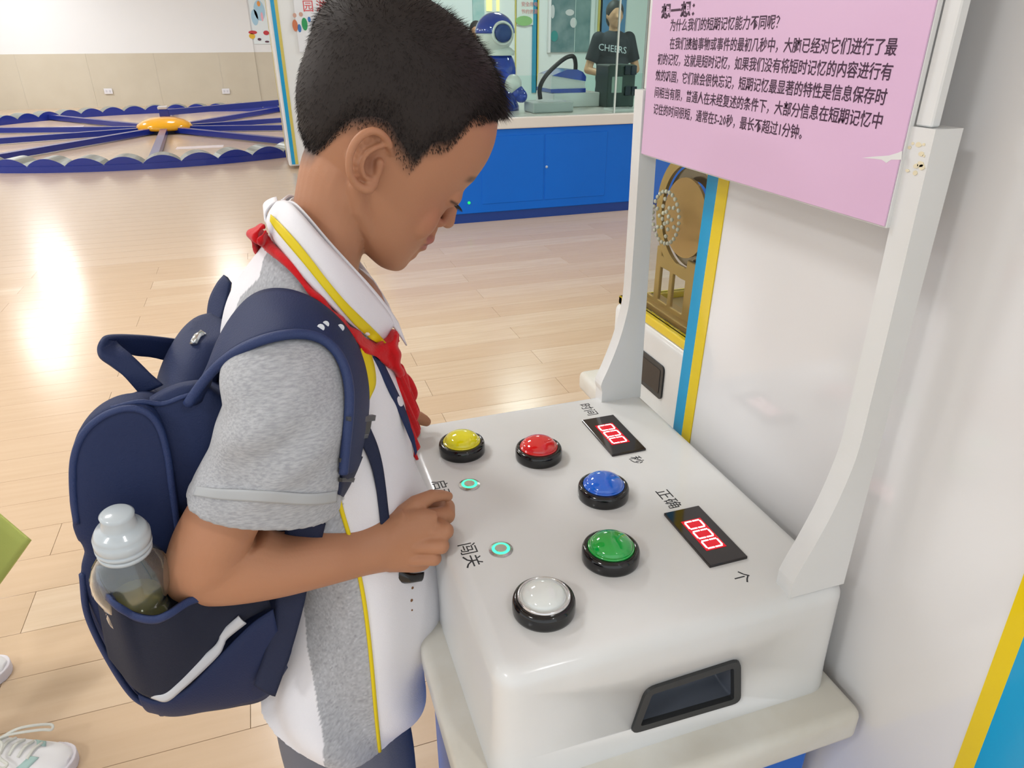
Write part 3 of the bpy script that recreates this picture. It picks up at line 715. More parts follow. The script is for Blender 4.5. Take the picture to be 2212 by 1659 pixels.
bm = NB(); box(bm, gx - .006, gx + .006, KY + .026, KY + .04, .742, 2.4); obj('glazing_bar', bm, mat('clear_bar', '#cfdcd6', rough=.2), bt)
bm = NB(); box(bm, gr_, gr_ + .03, KY + .02, KY + .05, .742, 2.4); obj('glazing_bar', bm, mat('bronze_bar', '#8e7a68', rough=.4), bt)
bm = NB(); box(bm, gr_ + .0, gr_ + .006, KY + .05, KD, .742, 2.4); obj('glass_pane', bm, M_pane, bt)
bm = NB(); box(bm, KX0, KX1, KD - .03, KD - .024, .742, .95); obj('glass_pane', bm, M_pane, bt)
CZK = .742
def E_(px, py, Y): return Vector(U(px, py, Y))
# toy-like exhibition robot
RYb = 5.75
rb_ = thing('exhibition_robot', (E_(1075, 200, RYb).x, RYb, CZK), 'blue and white round-headed robot figure inside the glazed booth', 'robot')
hc = E_(1069, 72, RYb); hr = .152
M_rb = mat('robot_blue', '#2440a4', rough=.1, coat=.6); M_rw = mat('robot_white', '#dfe2de', rough=.2, coat=.3)
def hemi(bm, c, r, lo, hi, n=40, sc=(1, 1)):
    pr = []
    for k in range(17):
        a = lo + (hi - lo) * k / 16; pr.append((r * math.cos(a) if abs(math.cos(a)) > 1e-5 else 0, r * math.sin(a) * sc[1]))
    if pr[0][0] > 0: pr = [(0, pr[0][1])] + pr
    if pr[-1][0] > 0: pr = pr + [(0, pr[-1][1])]
    lathe(bm, pr, c, n=n)
bm = NB(); hemi(bm, hc, hr, 0.0, PI / 2, sc=(1, .95)); obj('helmet', bm, M_rb, rb_, smooth=True)
bm = NB(); hemi(bm, hc, hr * .95, -PI / 2, .02, sc=(1, .95)); obj('head', bm, M_rw, rb_, smooth=True)
ec = hc + Vector((.02, -hr * .93, 0))
ax = (-.1, -1, 0)
bm = NB(); lathe(bm, [(.078, 0), (.085, .02), (.080, .045), (.066, .045), (.064, .03), (0, .03)], ec + Vector((0, .03, 0)), axis=ax, n=32); obj('ear_ring', bm, M_rw, rb_, smooth=True)
bm = NB(); lathe(bm, [(.062, .0), (.06, .045), (.04, .055), (0, .06)], ec + Vector((0, .02, 0)), axis=ax, n=32); obj('ear_disc', bm, mat('robot_disc', '#2c4684', rough=.2), rb_, smooth=True)
bc = E_(1080, 150, RYb)
bm = NB(); hemi(bm, bc + Vector((0, 0, -.02)), .125, -PI / 2, PI / 2, sc=(1, 1.35)); obj('torso', bm, M_rb, rb_, smooth=True)
bm = NB(); lathe(bm, [(.11, .10), (.115, .13), (.09, .15), (.05, .17), (0, .17)], bc + Vector((0, 0, 0)), n=32); obj('neck_collar', bm, M_rw, rb_, smooth=True)
bm = NB(); caps_chain(bm, [(E_(1085, 165, RYb - .12), .052), (E_(1100, 178, RYb - .16), .05)]); obj('upper_arm', bm, M_rb, rb_, smooth=True)
bm = NB(); sph(bm, E_(1108, 181, RYb - .18), .068, n=24); obj('elbow', bm, M_rw, rb_, smooth=True)
bm = NB(); caps_chain(bm, [(E_(1115, 192, RYb - .19), .046), (E_(1126, 208, RYb - .22), .048)]); obj('forearm', bm, M_rb, rb_, smooth=True)
bm = NB(); lathe(bm, [(0, 0), (.15, 0), (.15, .03), (.12, .10), (.09, .2), (0, .2)], (bc.x, RYb, CZK), n=32); obj('lower_body', bm, M_rb, rb_, smooth=True)
# machine with blue bands, black hose
MY = 5.8
m0 = thing('demo_machine', (E_(1230, 200, MY).x, MY, CZK), 'blue and white wedge-shaped machine on the counter behind the glass', 'machine')
def zpoly(pts, Y): return [(E_(a, b, Y).x, E_(a, b, Y).z) for a, b in pts]
bm = NB(); prism(bm, zpoly([(1187, 195), (1190, 162), (1262, 176), (1262, 190)], MY), 1, MY - .02, MY + .3); obj('housing', bm, M_rw, m0)
bm = NB(); prism(bm, zpoly([(1190, 163), (1222, 150), (1245, 150), (1256, 155), (1263, 165), (1262, 175)], MY), 1, MY - .03, MY + .3); obj('top_cover', bm, M_rb, m0)
bm = NB(); prism(bm, zpoly([(1187, 192), (1262, 190), (1262, 203), (1187, 200)], MY), 1, MY - .03, MY + .3); obj('lower_band', bm, M_rb, m0)
b0_ = E_(1187, 210, MY)
bm = NB(); box(bm, E_(1190, 210, MY).x, E_(1290, 210, MY).x, MY - .05, MY + .35, CZK, CZK + .11, bev=.008); obj('base', bm, M_rw, m0)
bm = NB(); tube(bm, cr([E_(1167, 214, MY - .3), E_(1166, 190, MY - .3), E_(1178, 165, MY - .25), E_(1200, 142, MY - .15), E_(1222, 125, MY - .05), E_(1238, 122, MY), E_(1243, 135, MY), E_(1243, 152, MY)], 40), .017, 10); obj('hose', bm, mat('hose_black', '#2b2528', rough=.4), m0)
bm = NB(); q = E_(1175, 218, MY - .3); box(bm, q.x - .13, q.x + .2, MY - .42, MY - .2, CZK, CZK + .075, bev=.01); obj('foot_box', bm, mat('machine_grey', '#b4bab8', rough=.4), m0)
# dark green case at the right end
q = E_(1345, 190, 5.6); g = thing('green_case', (q.x, 5.65, CZK), 'dark green metal case with pale labels on the counter, in front of the standing adult', 'case')
bm = NB(); box(bm, E_(1313, 190, 5.6).x, E_(1372, 190, 5.6).x, 5.6, 5.85, CZK + .0, E_(1340, 140, 5.6).z, bev=.012); obj('body', bm, mat('case_green', '#33423c', rough=.4), g)
for a, b, c_, d in ((1322, 166, 1342, 200),): pa_ = E_(a, b, 5.6); pb_ = E_(c_, d, 5.6); bm = NB(); box(bm, pa_.x, pb_.x, 5.592, 5.6, pb_.z, pa_.z); obj('label_plate', bm, mat('case_label', '#93a79a', rough=.4), g)
for a in (1356, 1370):
    for yy in (150, 195):
        pa_ = E_(a, yy, 5.6); bm = NB(); box(bm, pa_.x - .03, pa_.x + .02, 5.585, 5.6, pa_.z - .04, pa_.z + .03, bev=.006); obj('latch', bm, mat('case_black', '#101c28', rough=.3), g)
q = E_(1352, 232, 5.3); bm = NB(); box(bm, q.x - .12, q.x + .1, 5.25, 5.45, CZK, CZK + .02, bev=.003); o = obj('white_tray', bm, M_rw, tag=dict(label='small white tray on the booth counter at its right end', cat='tray')); recentre(o, (q.x, 5.35, CZK))
# partition behind the booth with posters
PYB = 9.4
bm = NB(); box(bm, 2.0, 8.8, PYB, PYB + .15, 0, 3.1); w = obj('wall_partition', bm, mat('partition', '#e4ecea', rough=.4)); w['kind'] = 'structure'
def onpart(a, b, c_, d, m, nm, lab, dep=.02, par=None, cat='poster'):
    p = U(a, b, PYB); q = U(c_, d, PYB); bm = NB(); z1 = p[2] if b > 0 else min(p[2] + .5, 2.6)
    box(bm, p[0], q[0], PYB - dep, PYB, q[2], z1)
    if par: return obj(nm, bm, m, par)
    o = obj(nm, bm, m, tag=dict(label=lab, cat=cat)); recentre(o, ((p[0] + q[0]) / 2, PYB, q[2])); return o
onpart(1150, 0, 1158, 200, mat('teal_stripe', '#2f93b4', rough=.3), 'wall_stripe', 'teal vertical wall stripe beside the green poster, behind the glass', cat='stripe')
onpart(1158.5, 0, 1161, 200, mat('pale_yellow', '#cfc060'), 'wall_stripe', 'thin yellow vertical wall stripe beside the teal one, behind the glass', cat='stripe')
onpart(1112, 0, 1114, 200, mat('pale_yellow', '#cfc060'), 'wall_stripe', 'thin yellow vertical wall stripe right behind the robot', cat='stripe')
onpart(1293, 0, 1296, 110, mat('yellow2', '#d8c060', rough=.4), 'wall_stripe', 'yellow vertical wall stripe at the edge of the blue poster', cat='stripe')
gp_ = thing('green_poster', (U(1132, 50, PYB)[0], PYB, 1.35), 'white poster with red characters above green leaves, behind the robot', 'poster')
onpart(1115, 0, 1150, 54, mat('poster_white2', '#dce6df', rough=.4), 'sheet', '', par=gp_, dep=.025)
fpx([(1114, 34, 1150, 56)], mat('leaf_green', '#8fbf7c', rough=.5), 'print', gp_, PYB - .032)
c = U(1124, 13, PYB); text('lettering', '安全用电', .055, frame((c[0], PYB - .033, c[2]), (1, 0, 0), (0, 0, 1)), mat('pale_red', '#dd8f8c', rough=.5), gp_)
c = U(1124, 29, PYB); text('lettering', '节约资源', .055, frame((c[0], PYB - .033, c[2]), (1, 0, 0), (0, 0, 1)), mat('pale_red', '#dd8f8c', rough=.5), gp_)
dk = thing('anatomy_display', (U(1232, 100, PYB)[0], PYB, 1.1), 'dark teal picture panel with pale bones, beside the adult behind the glass', 'picture')
onpart(1185, 0, 1276, 112, mat('deep_teal', '#51777a', rough=.3, noise=.8, nscale=5, ncol='#8aa0a0'), 'panel', '', par=dk, dep=.03)
onpart(1183, 0, 1186, 114, M_bw, 'frame_bar', '', par=dk, dep=.05); onpart(1275, 0, 1278, 114, M_bw, 'frame_bar', '', par=dk, dep=.05)
fpx([(1222, 20, 1240, 34)], mat('bone', '#ccd2d2', rough=.5), 'print', dk, PYB - .036)
fpx([(1232, 38, 1246, 60)], mat('bone', '#ccd2d2', rough=.5), 'print', dk, PYB - .036)
fpx([(1190, 10, 1198, 40)], mat('bone', '#ccd2d2', rough=.5), 'print', dk, PYB - .036)
fpx([(1190, 66, 1205, 90)], mat('teal3', '#3c8f8c', rough=.5), 'print', dk, PYB - .036)
onpart(1297, 0, 1348, 75, mat('poster_blue', '#4d7fae', rough=.4, noise=.4, nscale=5, ncol='#6d9cc4'), 'blue_poster', 'mid-blue poster on the wall behind the adult\'s head')
onpart(1020, 0, 1046, 60, mat('poster_teal', '#9cc4c0', rough=.4, noise=.6, nscale=9, ncol='#c6d8d4'), 'teal_poster', 'pale teal poster on the wall left of the robot head')
onpart(1050, 0, 1062, 24, mat('glow_yellow', '#e8e090', rough=.4, emit='#fff2a0', estr=.5), 'glow_stripe', 'small glowing yellow stripe above the robot head', cat='sign')  # yellow stripe with weak emission set in its material
onpart(1072, 0, 1078, 24, mat('glow_yellow', '#e8e090'), 'glow_stripe', 'thin glowing yellow stripe right above the robot helmet', cat='sign')  # second yellow stripe, same emissive material
# ------------------------------------------------------------------ simple bystanders
M_skin2 = mat('skin_plain', '#c99673', rough=.5)
M_hairp = mat('hair_plain', '#2a2524', rough=.6)
def bystander(loc, yaw_, H_, label, shirt, pants, arms='fold', shoes=True, voxel=.009, name='person', stance=.09):
    """loc on floor, faces local +x turned by yaw_; returns root"""
    s = H_ / 1.7; M = Matrix.Translation(loc) @ Matrix.Rotation(yaw_, 4, 'Z') @ Matrix.Scale(s, 4)
    t = thing(name, loc, label, 'person')
    def P(x, y, z): return Vector((x, y, z))
    def done(bm, vox, it): 
        me = remesh(bm, vox / s if False else vox, it); return me
    def fin(nm, bm, m, vox=voxel, it=6):
        bmesh.ops.transform(bm, matrix=M, verts=bm.verts); me = remesh(bm, vox, it); return obj(nm, me, m, t, smooth=True)
    hand = {'fold': (.26, .02, 1.0), 'down': (.06, .27, .78)}[arms]
    elb = {'fold': (.0, .27, 1.06), 'down': (.0, .27, 1.05)}[arms]
    bm = NB()
    sph(bm, P(.01, 0, 1.585), .095, (1.05, .82, 1.2)); sph(bm, P(.035, 0, 1.52), .066, (1, .85, 1)); cone(bm, P(0, 0, 1.36), P(.0, 0, 1.52), .058, .052, 16)
    caps_chain(bm, [(P(.105, 0, 1.59), .012), (P(.122, 0, 1.562), .016)])
    caps_chain(bm, [(P(.10, -.022, 1.527), .008), (P(.107, 0, 1.527), .011), (P(.10, .022, 1.527), .008)])
    for sy in (-1, 1):
        sph(bm, P(.0, sy * .083, 1.575), .03, (.6, .3, 1)); sph(bm, P(.085, sy * .033, 1.60), .016)
    sph(bm, P(0, 0, 1.25), .13, (.8, 1.1, 1.3)); sph(bm, P(0, 0, 1.02), .13, (.8, 1.1, 1.2))
    for sy in (-1, 1):
        h = P(hand[0], sy * hand[1] if arms == 'down' else sy * .06, hand[2]); e = P(elb[0], sy * elb[1], elb[2])
        caps_chain(bm, [(P(0, sy * .17, 1.36), .055), (e, .042), (h, .027)])
        d = (h - e).normalized(); pl = h + d * .05; sph(bm, pl, .036, (1, 1, .6) if arms == 'fold' else (.6, 1, 1.2))
        side = d.cross(Vector((0, 0, 1)) if arms == 'fold' else Vector((0, 1, 0))).normalized()
        for f in range(4):
            b = pl + d * .02 + side * (f - 1.5) * .018; caps_chain(bm, [(b, .0095), (b + d * (.05 - .004 * abs(f - 1)) - Vector((0, 0, .012)), .008), (b + d * .065 - Vector((0, 0, .035)), .007)], n=8)
        caps_chain(bm, [(pl - side * sy * .02, .012), (pl - side * sy * .04 + d * .03, .010), (pl - side * sy * .04 + d * .055, .008)], n=8)
        caps_chain(bm, [(P(0, sy * .09, .9), .08), (P(.01, sy * (.045 + stance / 2), .5), .055), (P(-.01, sy * stance, .09), .038)])
        if shoes: sph(bm, P(.05, sy * .09, .05), .04, (2.2, .9, .8))
    fin('body', bm, M_skin2)
    bm = NB(); sph(bm, P(-.015, 0, 1.62), .104, (1.06, .9, 1.06)); sph(bm, P(-.04, 0, 1.56), .085, (.9, 1, 1.2)); fin('hair', bm, M_hairp)
    bm = NB()
    sph(bm, P(0, 0, 1.28), .17, (.78, 1.12, 1.0)); sph(bm, P(0, 0, 1.1), .16, (.8, 1.1, 1.2)); sph(bm, P(.0, 0, .98), .165, (.8, 1.1, .9)); cone(bm, P(0, 0, .86), P(0, 0, 1.0), .165, .15, 24)
    for sy in (-1, 1):
        e = P(elb[0], sy * elb[1], elb[2]); a = P(0, sy * .165, 1.36); b = a + (e - a) * .72; caps_chain(bm, [(a, .075), (a + (b - a) * .5, .07)]); cone(bm, a + (b - a) * .4, b, .07, .066, 20)
    fin('shirt', bm, shirt)
    bm = NB(); sph(bm, P(0, 0, .92), .155, (.82, 1.08, .7))
    for sy in (-1, 1): caps_chain(bm, [(P(0, sy * .085, .86), .095), (P(.01, sy * (.045 + stance / 2), .5), .075)]); cone(bm, P(.01, sy * (.045 + stance / 2), .5), P(-.01, sy * stance, .10), .073, .06, 20)
    fin('trousers', bm, pants)
    if shoes:
        for sy in (-1, 1):
            bm = NB(); sph(bm, P(.06, sy * .09, .05), .05, (2.4, .95, .9)); sph(bm, P(-.02, sy * .09, .06), .05, (1.2, 1, 1)); fin('shoe', bm, M_bw, .007)
    return t
pa_ = UZ(1325, 170, .9)
P1 = E_(1327, 60, 6.95)
pt = bystander((P1.x, 6.95, 0), math.radians(-100), (E_(1330, 6, 6.95).z) / 1.0, 'person in a black T-shirt with white print, arms folded forward, behind the booth glass', mat('tee_black', '#26282e', rough=.8), mat('jeans', '#5d718e', rough=.8))
c = E_(1292, 108, 6.72); text('shirt_print', 'CHEERS', .082, frame((c.x, 6.715, c.z), (1, -.10, -.12), (0, 0, 1)), mat('print_white', '#c9cdd2', rough=.6), pt)
P2 = E_(1028, 55, 8.6)
bystander((P2.x, 8.6, 0), math.radians(-110), 1.40, 'small person in a light blue top, partly hidden behind the robot and the boy\'s hair', mat('tee_blue', '#6f95c8', rough=.8), mat('jeans2', '#3a4a66', rough=.8), arms='down')
# ================================================================== THE BOY
boy = thing('person', (.0, .70, 0), 'boy in white and grey polo with red neckerchief, looking down at the console', 'person')
YM = .70
TL = math.radians(27)
HC = np.array([.0941, YM, 1.1743]); HU = np.array([math.cos(TL), 0, -math.sin(TL)]); HV = np.array([math.sin(TL), 0, math.cos(TL)])
def HP(u, v, w=0):                     # head-local mm -> world (w towards the camera)
    return HC + HU * (u / 1000) + HV * (v / 1000) + np.array([0, -w / 1000, 0])
def HL(P):                             # world -> head-local mm
    d = np.asarray(P) - HC; return np.stack([d @ HU, d @ HV, -d[..., 1]], -1) * 1000
#          v   front back  hw
HS = [(-92, 60, 46, 6), (-89, 66, 38, 15), (-82, 70, 22, 25), (-72, 71, 6, 35), (-60, 74, -6, 43), (-46, 77, -20, 49), (-30, 80, -38, 55),
      (-14, 83, -54, 60), (0, 86, -63, 64), (14, 92, -70, 67), (28, 97, -76, 69.5), (42, 100, -79, 71.5), (56, 100.5, -80, 73), (72, 98, -80, 73.5),
      (90, 91, -78, 71), (106, 78, -71, 64), (120, 61, -58, 53), (130, 41, -43, 39), (136, 20, -25, 23), (138.5, 2, -8, 7)]
HSr = cr(HS, 110)
NT = 96
def headpt(vv, th):
    """scalar arrays -> surface point"""
    f = np.interp(vv, HSr[:, 0], HSr[:, 1]); b = np.interp(vv, HSr[:, 0], HSr[:, 2]); h = np.interp(vv, HSr[:, 0], HSr[:, 3])
    mid = b + (f - b) * .46
    c, s = np.cos(th), np.sin(th)
    exf = np.where(c > 0, np.interp(vv, [-90, -40, 20, 60, 110], [2.0, 2.25, 2.45, 2.45, 2.2]), 2.15)
    cc = np.sign(c) * np.abs(c) ** (2 / exf); ss = np.sign(s) * np.abs(s) ** (2 / exf)
    u = mid + np.where(c > 0, (f - mid), (mid - b)) * cc
    return u, vv, h * ss
bm = NB(); th = np.linspace(0, 2 * PI, NT, endpoint=False); G = []
for v in HSr[:, 0]:
    u, vv, w = headpt(np.full(NT, v), th); G.append(HC + HU * (u[:, None] / 1000) + HV * (v / 1000) + np.array([0, -1, 0]) * (w[:, None] / 1000))
grid_mesh(bm, G, closed_u=True, cap=True)
def ball(u, v, w, r, sc=(1, 1, 1), n=20): sph(bm, HP(u, v, w), r / 1000, sc, n, rot=Matrix((tuple(HU), (0, -1, 0), tuple(HV))).transposed())
def chain(pts, n=12): caps_chain(bm, [(Vector(HP(*p[:3])), p[3] / 1000) for p in pts], n)
# nose, lips, chin, cheeks, brow, lids
chain([(86, 8, 0, 7), (90, -4, 0, 7), (91.5, -17, 0, 7.5), (93, -24, 0, 8)]); 
for s in (-1, 1):
    ball(83, -28, s * 8, 5.8, (1.2, .9, .85)); ball(60, -26, s * 33, 18, (.8, .9, 1.25)); ball(76, 3, s * 29, 13.5, (.9, 1.05, .9)); chain([(88, 24, s * 12, 8), (86, 26, s * 24, 8), (78, 25, s * 38, 8)])
    chain([(84, -46, 0, 4.6), (81.5, -47, s * 9, 4.2), (74.5, -51, s * 19, 2.6)]); chain([(79.5, -57, 0, 5), (77.5, -57, s * 8, 4.6), (73, -53, s * 17, 2.8)])
chain([(82, -36, 0, 6), (81, -42, 0, 6)]); ball(62, -78, 0, 12, (.9, 1.2, .8)); ball(71, -67, 0, 7, (1, 1.8, 1.2))
for s in (-1, 1): chain([(60, -80, s * 5, 11), (30, -66, s * 26, 11), (-2, -40, s * 45, 10), (-12, -22, s * 52, 9)])
# ears
def E3(px, py, dY=0): return Vector(U(px, py, .6225 + dY))
def ear(mirror):
    def M(p): return Vector((p.x, 2 * YM - p.y, p.z)) if mirror else p
    rim = [(846, 330, .010), (838, 306, .003), (822, 288, -.002), (803, 283, -.004), (783, 291, -.005), (767, 308, -.006), (757, 330, -.006), (754, 352, -.005), (756, 374, -.003), (764, 392, 0), (777, 404, .002), (790, 409, .004), (800, 404, .007), (806, 392, .010)]
    P_ = cr([tuple(M(E3(*q))) for q in rim], 34); R_ = cr([(.0030,), (.0034,), (.0034,), (.0036,), (.0036,), (.0034,), (.0034,), (.0036,), (.0042,), (.0050,), (.0050,)], 34)[:, 0]
    caps_chain(bm, [(Vector(p), r) for p, r in zip(P_, R_)], 10)
    ant = [(832, 312, .004), (812, 318, .001), (793, 330, .0), (782, 348, .0), (781, 366, .002), (788, 382, .004), (800, 388, .006)]
    caps_chain(bm, [(Vector(p), .0026) for p in cr([tuple(M(E3(*q))) for q in ant], 16)], 8)
    bowl = [(835, 320, .012), (815, 300, .008), (795, 298, .006), (775, 320, .005), (768, 350, .006), (772, 378, .008), (788, 395, .010), (808, 380, .014)]
    cpt = Vector(M(E3(805, 352, .014)))
    for k in range(len(bowl)): 
        q_ = bowl[k]; r_ = bowl[(k + 1) % len(bowl)]; caps_chain(bm, [(M(E3(*q_)), .0040), (cpt, .005)], 8); caps_chain(bm, [(M(E3(*[(a_ + b_) / 2 for a_, b_ in zip(q_, r_)])), .0040), (cpt, .005)], 8)
    caps_chain(bm, [(M(E3(820, 352, .006)), .0042), (M(E3(818, 368, .007)), .0036), (M(E3(812, 384, .009)), .0034)], 10)
    caps_chain(bm, [(M(E3(770, 340, .022)), .010), (M(E3(780, 375, .022)), .010), (M(E3(815, 330, .022)), .010)], 10)
ear(False); ear(True)
# neck
loft(bm, [((612, 640), (770, 700), .70, .062), ((618, 560), (768, 625), .70, .056), ((630, 470), (776, 562), .70, .050), ((640, 400), (792, 515), .70, .050), ((655, 330), (812, 470), .70, .052), ((690, 270), (830, 420), .70, .050)], n=32, rings=24)
# torso core and legs under the clothes
def cap_px(lst, n=16): caps_chain(bm, [(Vector(U(a, b, Y)), r) for a, b, Y, r in lst], n)
sh_r = U(620, 790, .60); sh_l = np.array([sh_r[0] + .035, 1.4 - sh_r[1] - .012, sh_r[2] - .018])
pelvis = np.array([.0, .70, .60])
caps_chain(bm, [(Vector(U(690, 650, .70)), .042), (Vector(sh_r + [.02, .03, -.01]), .034)]); caps_chain(bm, [(Vector(U(690, 650, .70)), .042), (Vector(sh_l + [.02, -.03, -.01]), .034)])
caps_chain(bm, [(Vector(U(705, 690, .70)), .062), (Vector((.01, .70, .86)), .070), (Vector(pelvis), .070)], 20)
for s in (-1, 1):
    hip = Vector((.0, .70 + s * .050, .60)); kn = Vector((.0, .70 + s * .06, .33)); an = Vector((-.035, .70 + s * .06, .06))
    caps_chain(bm, [(hip, .056), (kn, .043), (kn - Vector((.012, 0, .10)), .043), (an, .028)], 18); caps_chain(bm, [(an - Vector((0, 0, .02)), .028), (an + Vector((.09, 0, -.035)), .022)])
# right arm (towards the camera)
caps_chain(bm, [(Vector(sh_r + [0.01, 0, -.01]), .036), (Vector(U(560, 980, .562)), .031), (Vector(U(490, 1100, .555)), .030)], 20)
loft(bm, [((462, 1010), (610, 1040), .557, .030), ((392, 1118), (555, 1145), .552, .034), ((360, 1190), (548, 1172), .552, .034), ((354, 1250), (556, 1160), .553, .034), ((372, 1282), (580, 1150), .555, .033), ((430, 1291), (600, 1158), .556, .033), ((500, 1287), (620, 1163), .558, .033),
          ((600, 1272), (655, 1160), .562, .032), ((700, 1250), (720, 1153), .568, .029), ((790, 1231), (775, 1143), .575, .0245), ((845, 1226), (828, 1122), .577, .021), ((890, 1225), (870, 1102), .573, .017)], n=36, rings=60)
# right fist, knuckles resting on the console edge
def HPX(a, b, Y): return Vector(U(a, b, Y))
loft(bm, [((835, 1227), (832, 1124), .577, .021), ((862, 1229), (858, 1110), .575, .019), ((895, 1231), (892, 1101), .571, .017), ((918, 1226), (924, 1102), .568, .014), ((930, 1214), (944, 1106), .566, .010)], n=32, rings=30, ex=2.3)
kn = [(964, 1113, .582), (962, 1147, .558), (953, 1179, .549), (938, 1206, .552)]       # index..little
mcp = [(905, 1120, .580), (905, 1146, .566), (900, 1177, .560), (892, 1206, .560)]
for i, ((a, b, Y), (c, d, Z)) in enumerate(zip(kn, mcp)):
    r = (.0094, .0088, .0084, .0076)[i]
    K = HPX(a, b, Y); M0 = HPX(c, d, Z); f1 = K + Vector((.004 if i == 0 else -.006, .015, -.001)); f2 = f1 + Vector((-.014, .011, -.003)); f3 = f2 + Vector((-.014, -.002, -.002))
    caps_chain(bm, [(M0, r * 1.02), (K, r), (f1, r * .95), (f2, r * .9), (f3, r * .8)], 14)
caps_chain(bm, [(HPX(862, 1124, .580), .0120), (HPX(898, 1090, .582), .0096), (HPX(932, 1072, .588), .0070), (HPX(954, 1070, .592), .0058), (HPX(969, 1072, .594), .0048)], 14)
# left arm and hand on the far corner of the console
lh = np.array([.118, .802, .842])
caps_chain(bm, [(Vector(sh_l + [0, .0, -.01]), .034), (Vector((-.02, .855, .90)), .034), (Vector((-.035, .868, .865)), .034), (Vector((.03, .84, .852)), .028), (Vector((.085, .815, .850)), .021)], 20)
caps_chain(bm, [(Vector((.085, .815, .848)), .020), (Vector((.108, .808, .845)), .019)], 14)
for i in range(4):
    y = .826 - i * .0155; L_ = (.040, .046, .044, .034)[3 - i]
    a = Vector((.112, y, .847)); k1 = a + Vector((L_ * .30, 0, -.006)); k2 = k1 + Vector((.006, 0, -.016))
    caps_chain(bm, [(a, .0088), (k1, .008), (k2, .0072)], 10)
caps_chain(bm, [(Vector((.095, .795, .842)), .011), (HPX(903, 902, .788), .0088), (HPX(916, 908, .786), .0074), (HPX(921, 911, .785), .0062)], 12)
body_me = remesh(bm, .0014, 2, .5)
def local_smooth(me, wfn, iters, fac=.5):
    o = bpy.data.objects.new('tmp', me); COL.objects.link(o); w = wfn(verts_of(me)); g = o.vertex_groups.new(name='g')
    for lv in range(1, 11):
        ix = np.nonzero((w > (lv - .5) / 10) & (w <= (lv + .5) / 10))[0]
        if len(ix): g.add(ix.tolist(), lv / 10, 'REPLACE')
    md = o.modifiers.new('s', 'SMOOTH'); md.iterations = iters; md.factor = fac; md.vertex_group = 'g'
    dg = bpy.context.evaluated_depsgraph_get(); dg.update(); out = bpy.data.meshes.new_from_object(o.evaluated_get(dg)); bpy.data.objects.remove(o); return out
def facew(P):
    L = HL(P); aw = np.abs(L[:, 2])
    w = ((L[:, 0] > 20) & (L[:, 1] > -100) & (L[:, 1] < 60) & (P[:, 2] > 1.0)) * 1.0
    lips = np.exp(-((L[:, 1] + 51) / 10) ** 4) * (aw < 18) * (L[:, 0] > 68); nose = np.exp(-((L[:, 1] + 20) / 18) ** 4) * (aw < 16) * (L[:, 0] > 80)
    w *= 1 - .85 * np.clip(lips, 0, 1); w *= 1 - .6 * np.clip(nose, 0, 1)
    return w
def armw(P): return ((P[:, 2] < .98) & (P[:, 2] > .7) & (P[:, 0] < .055) & (P[:, 1] < .66)) * 1.0
body_me = local_smooth(body_me, facew, 34); body_me = local_smooth(body_me, armw, 14)
body_me = local_smooth(body_me, lambda P: ((np.abs(HL(P)[:, 2]) > 66) & (np.abs(HL(P)[:, 0] + 14) < 34) & (np.abs(HL(P)[:, 1] - 4) < 34) & (P[:, 2] > 1)) * .8, 11)
# complexion: lips, lids, brows, stubble along the hairline; shade painted into the ear hollows
hair_px = [(620, 372), (645, 364), (683, 360), (708, 327), (730, 298), (755, 277), (800, 271), (831, 282), (850, 318), (868, 343), (889, 365), (907, 347), (925, 325), (960, 322), (980, 310), (998, 288), (1025, 262), (1066, 258), (1100, 250)]
HLn = np.array([HL(U(a, b, .635))[:2] for a, b in hair_px]); o_ = np.argsort(HLn[:, 0]); HLn = HLn[o_]
def hair_d(L):                          # signed height above the hairline in mm
    return L[:, 1] - np.interp(L[:, 0], HLn[:, 0], HLn[:, 1])
def S(x, a, b): t = np.clip((x - a) / (b - a), 0, 1); return t * t * (3 - 2 * t)
skin = np.array(hexc('#b07e60')[:3]); lipc = np.array(hexc('#a86660')[:3]); darkc = np.array(hexc('#2b211f')[:3]); redc = np.array(hexc('#a96a52')[:3])
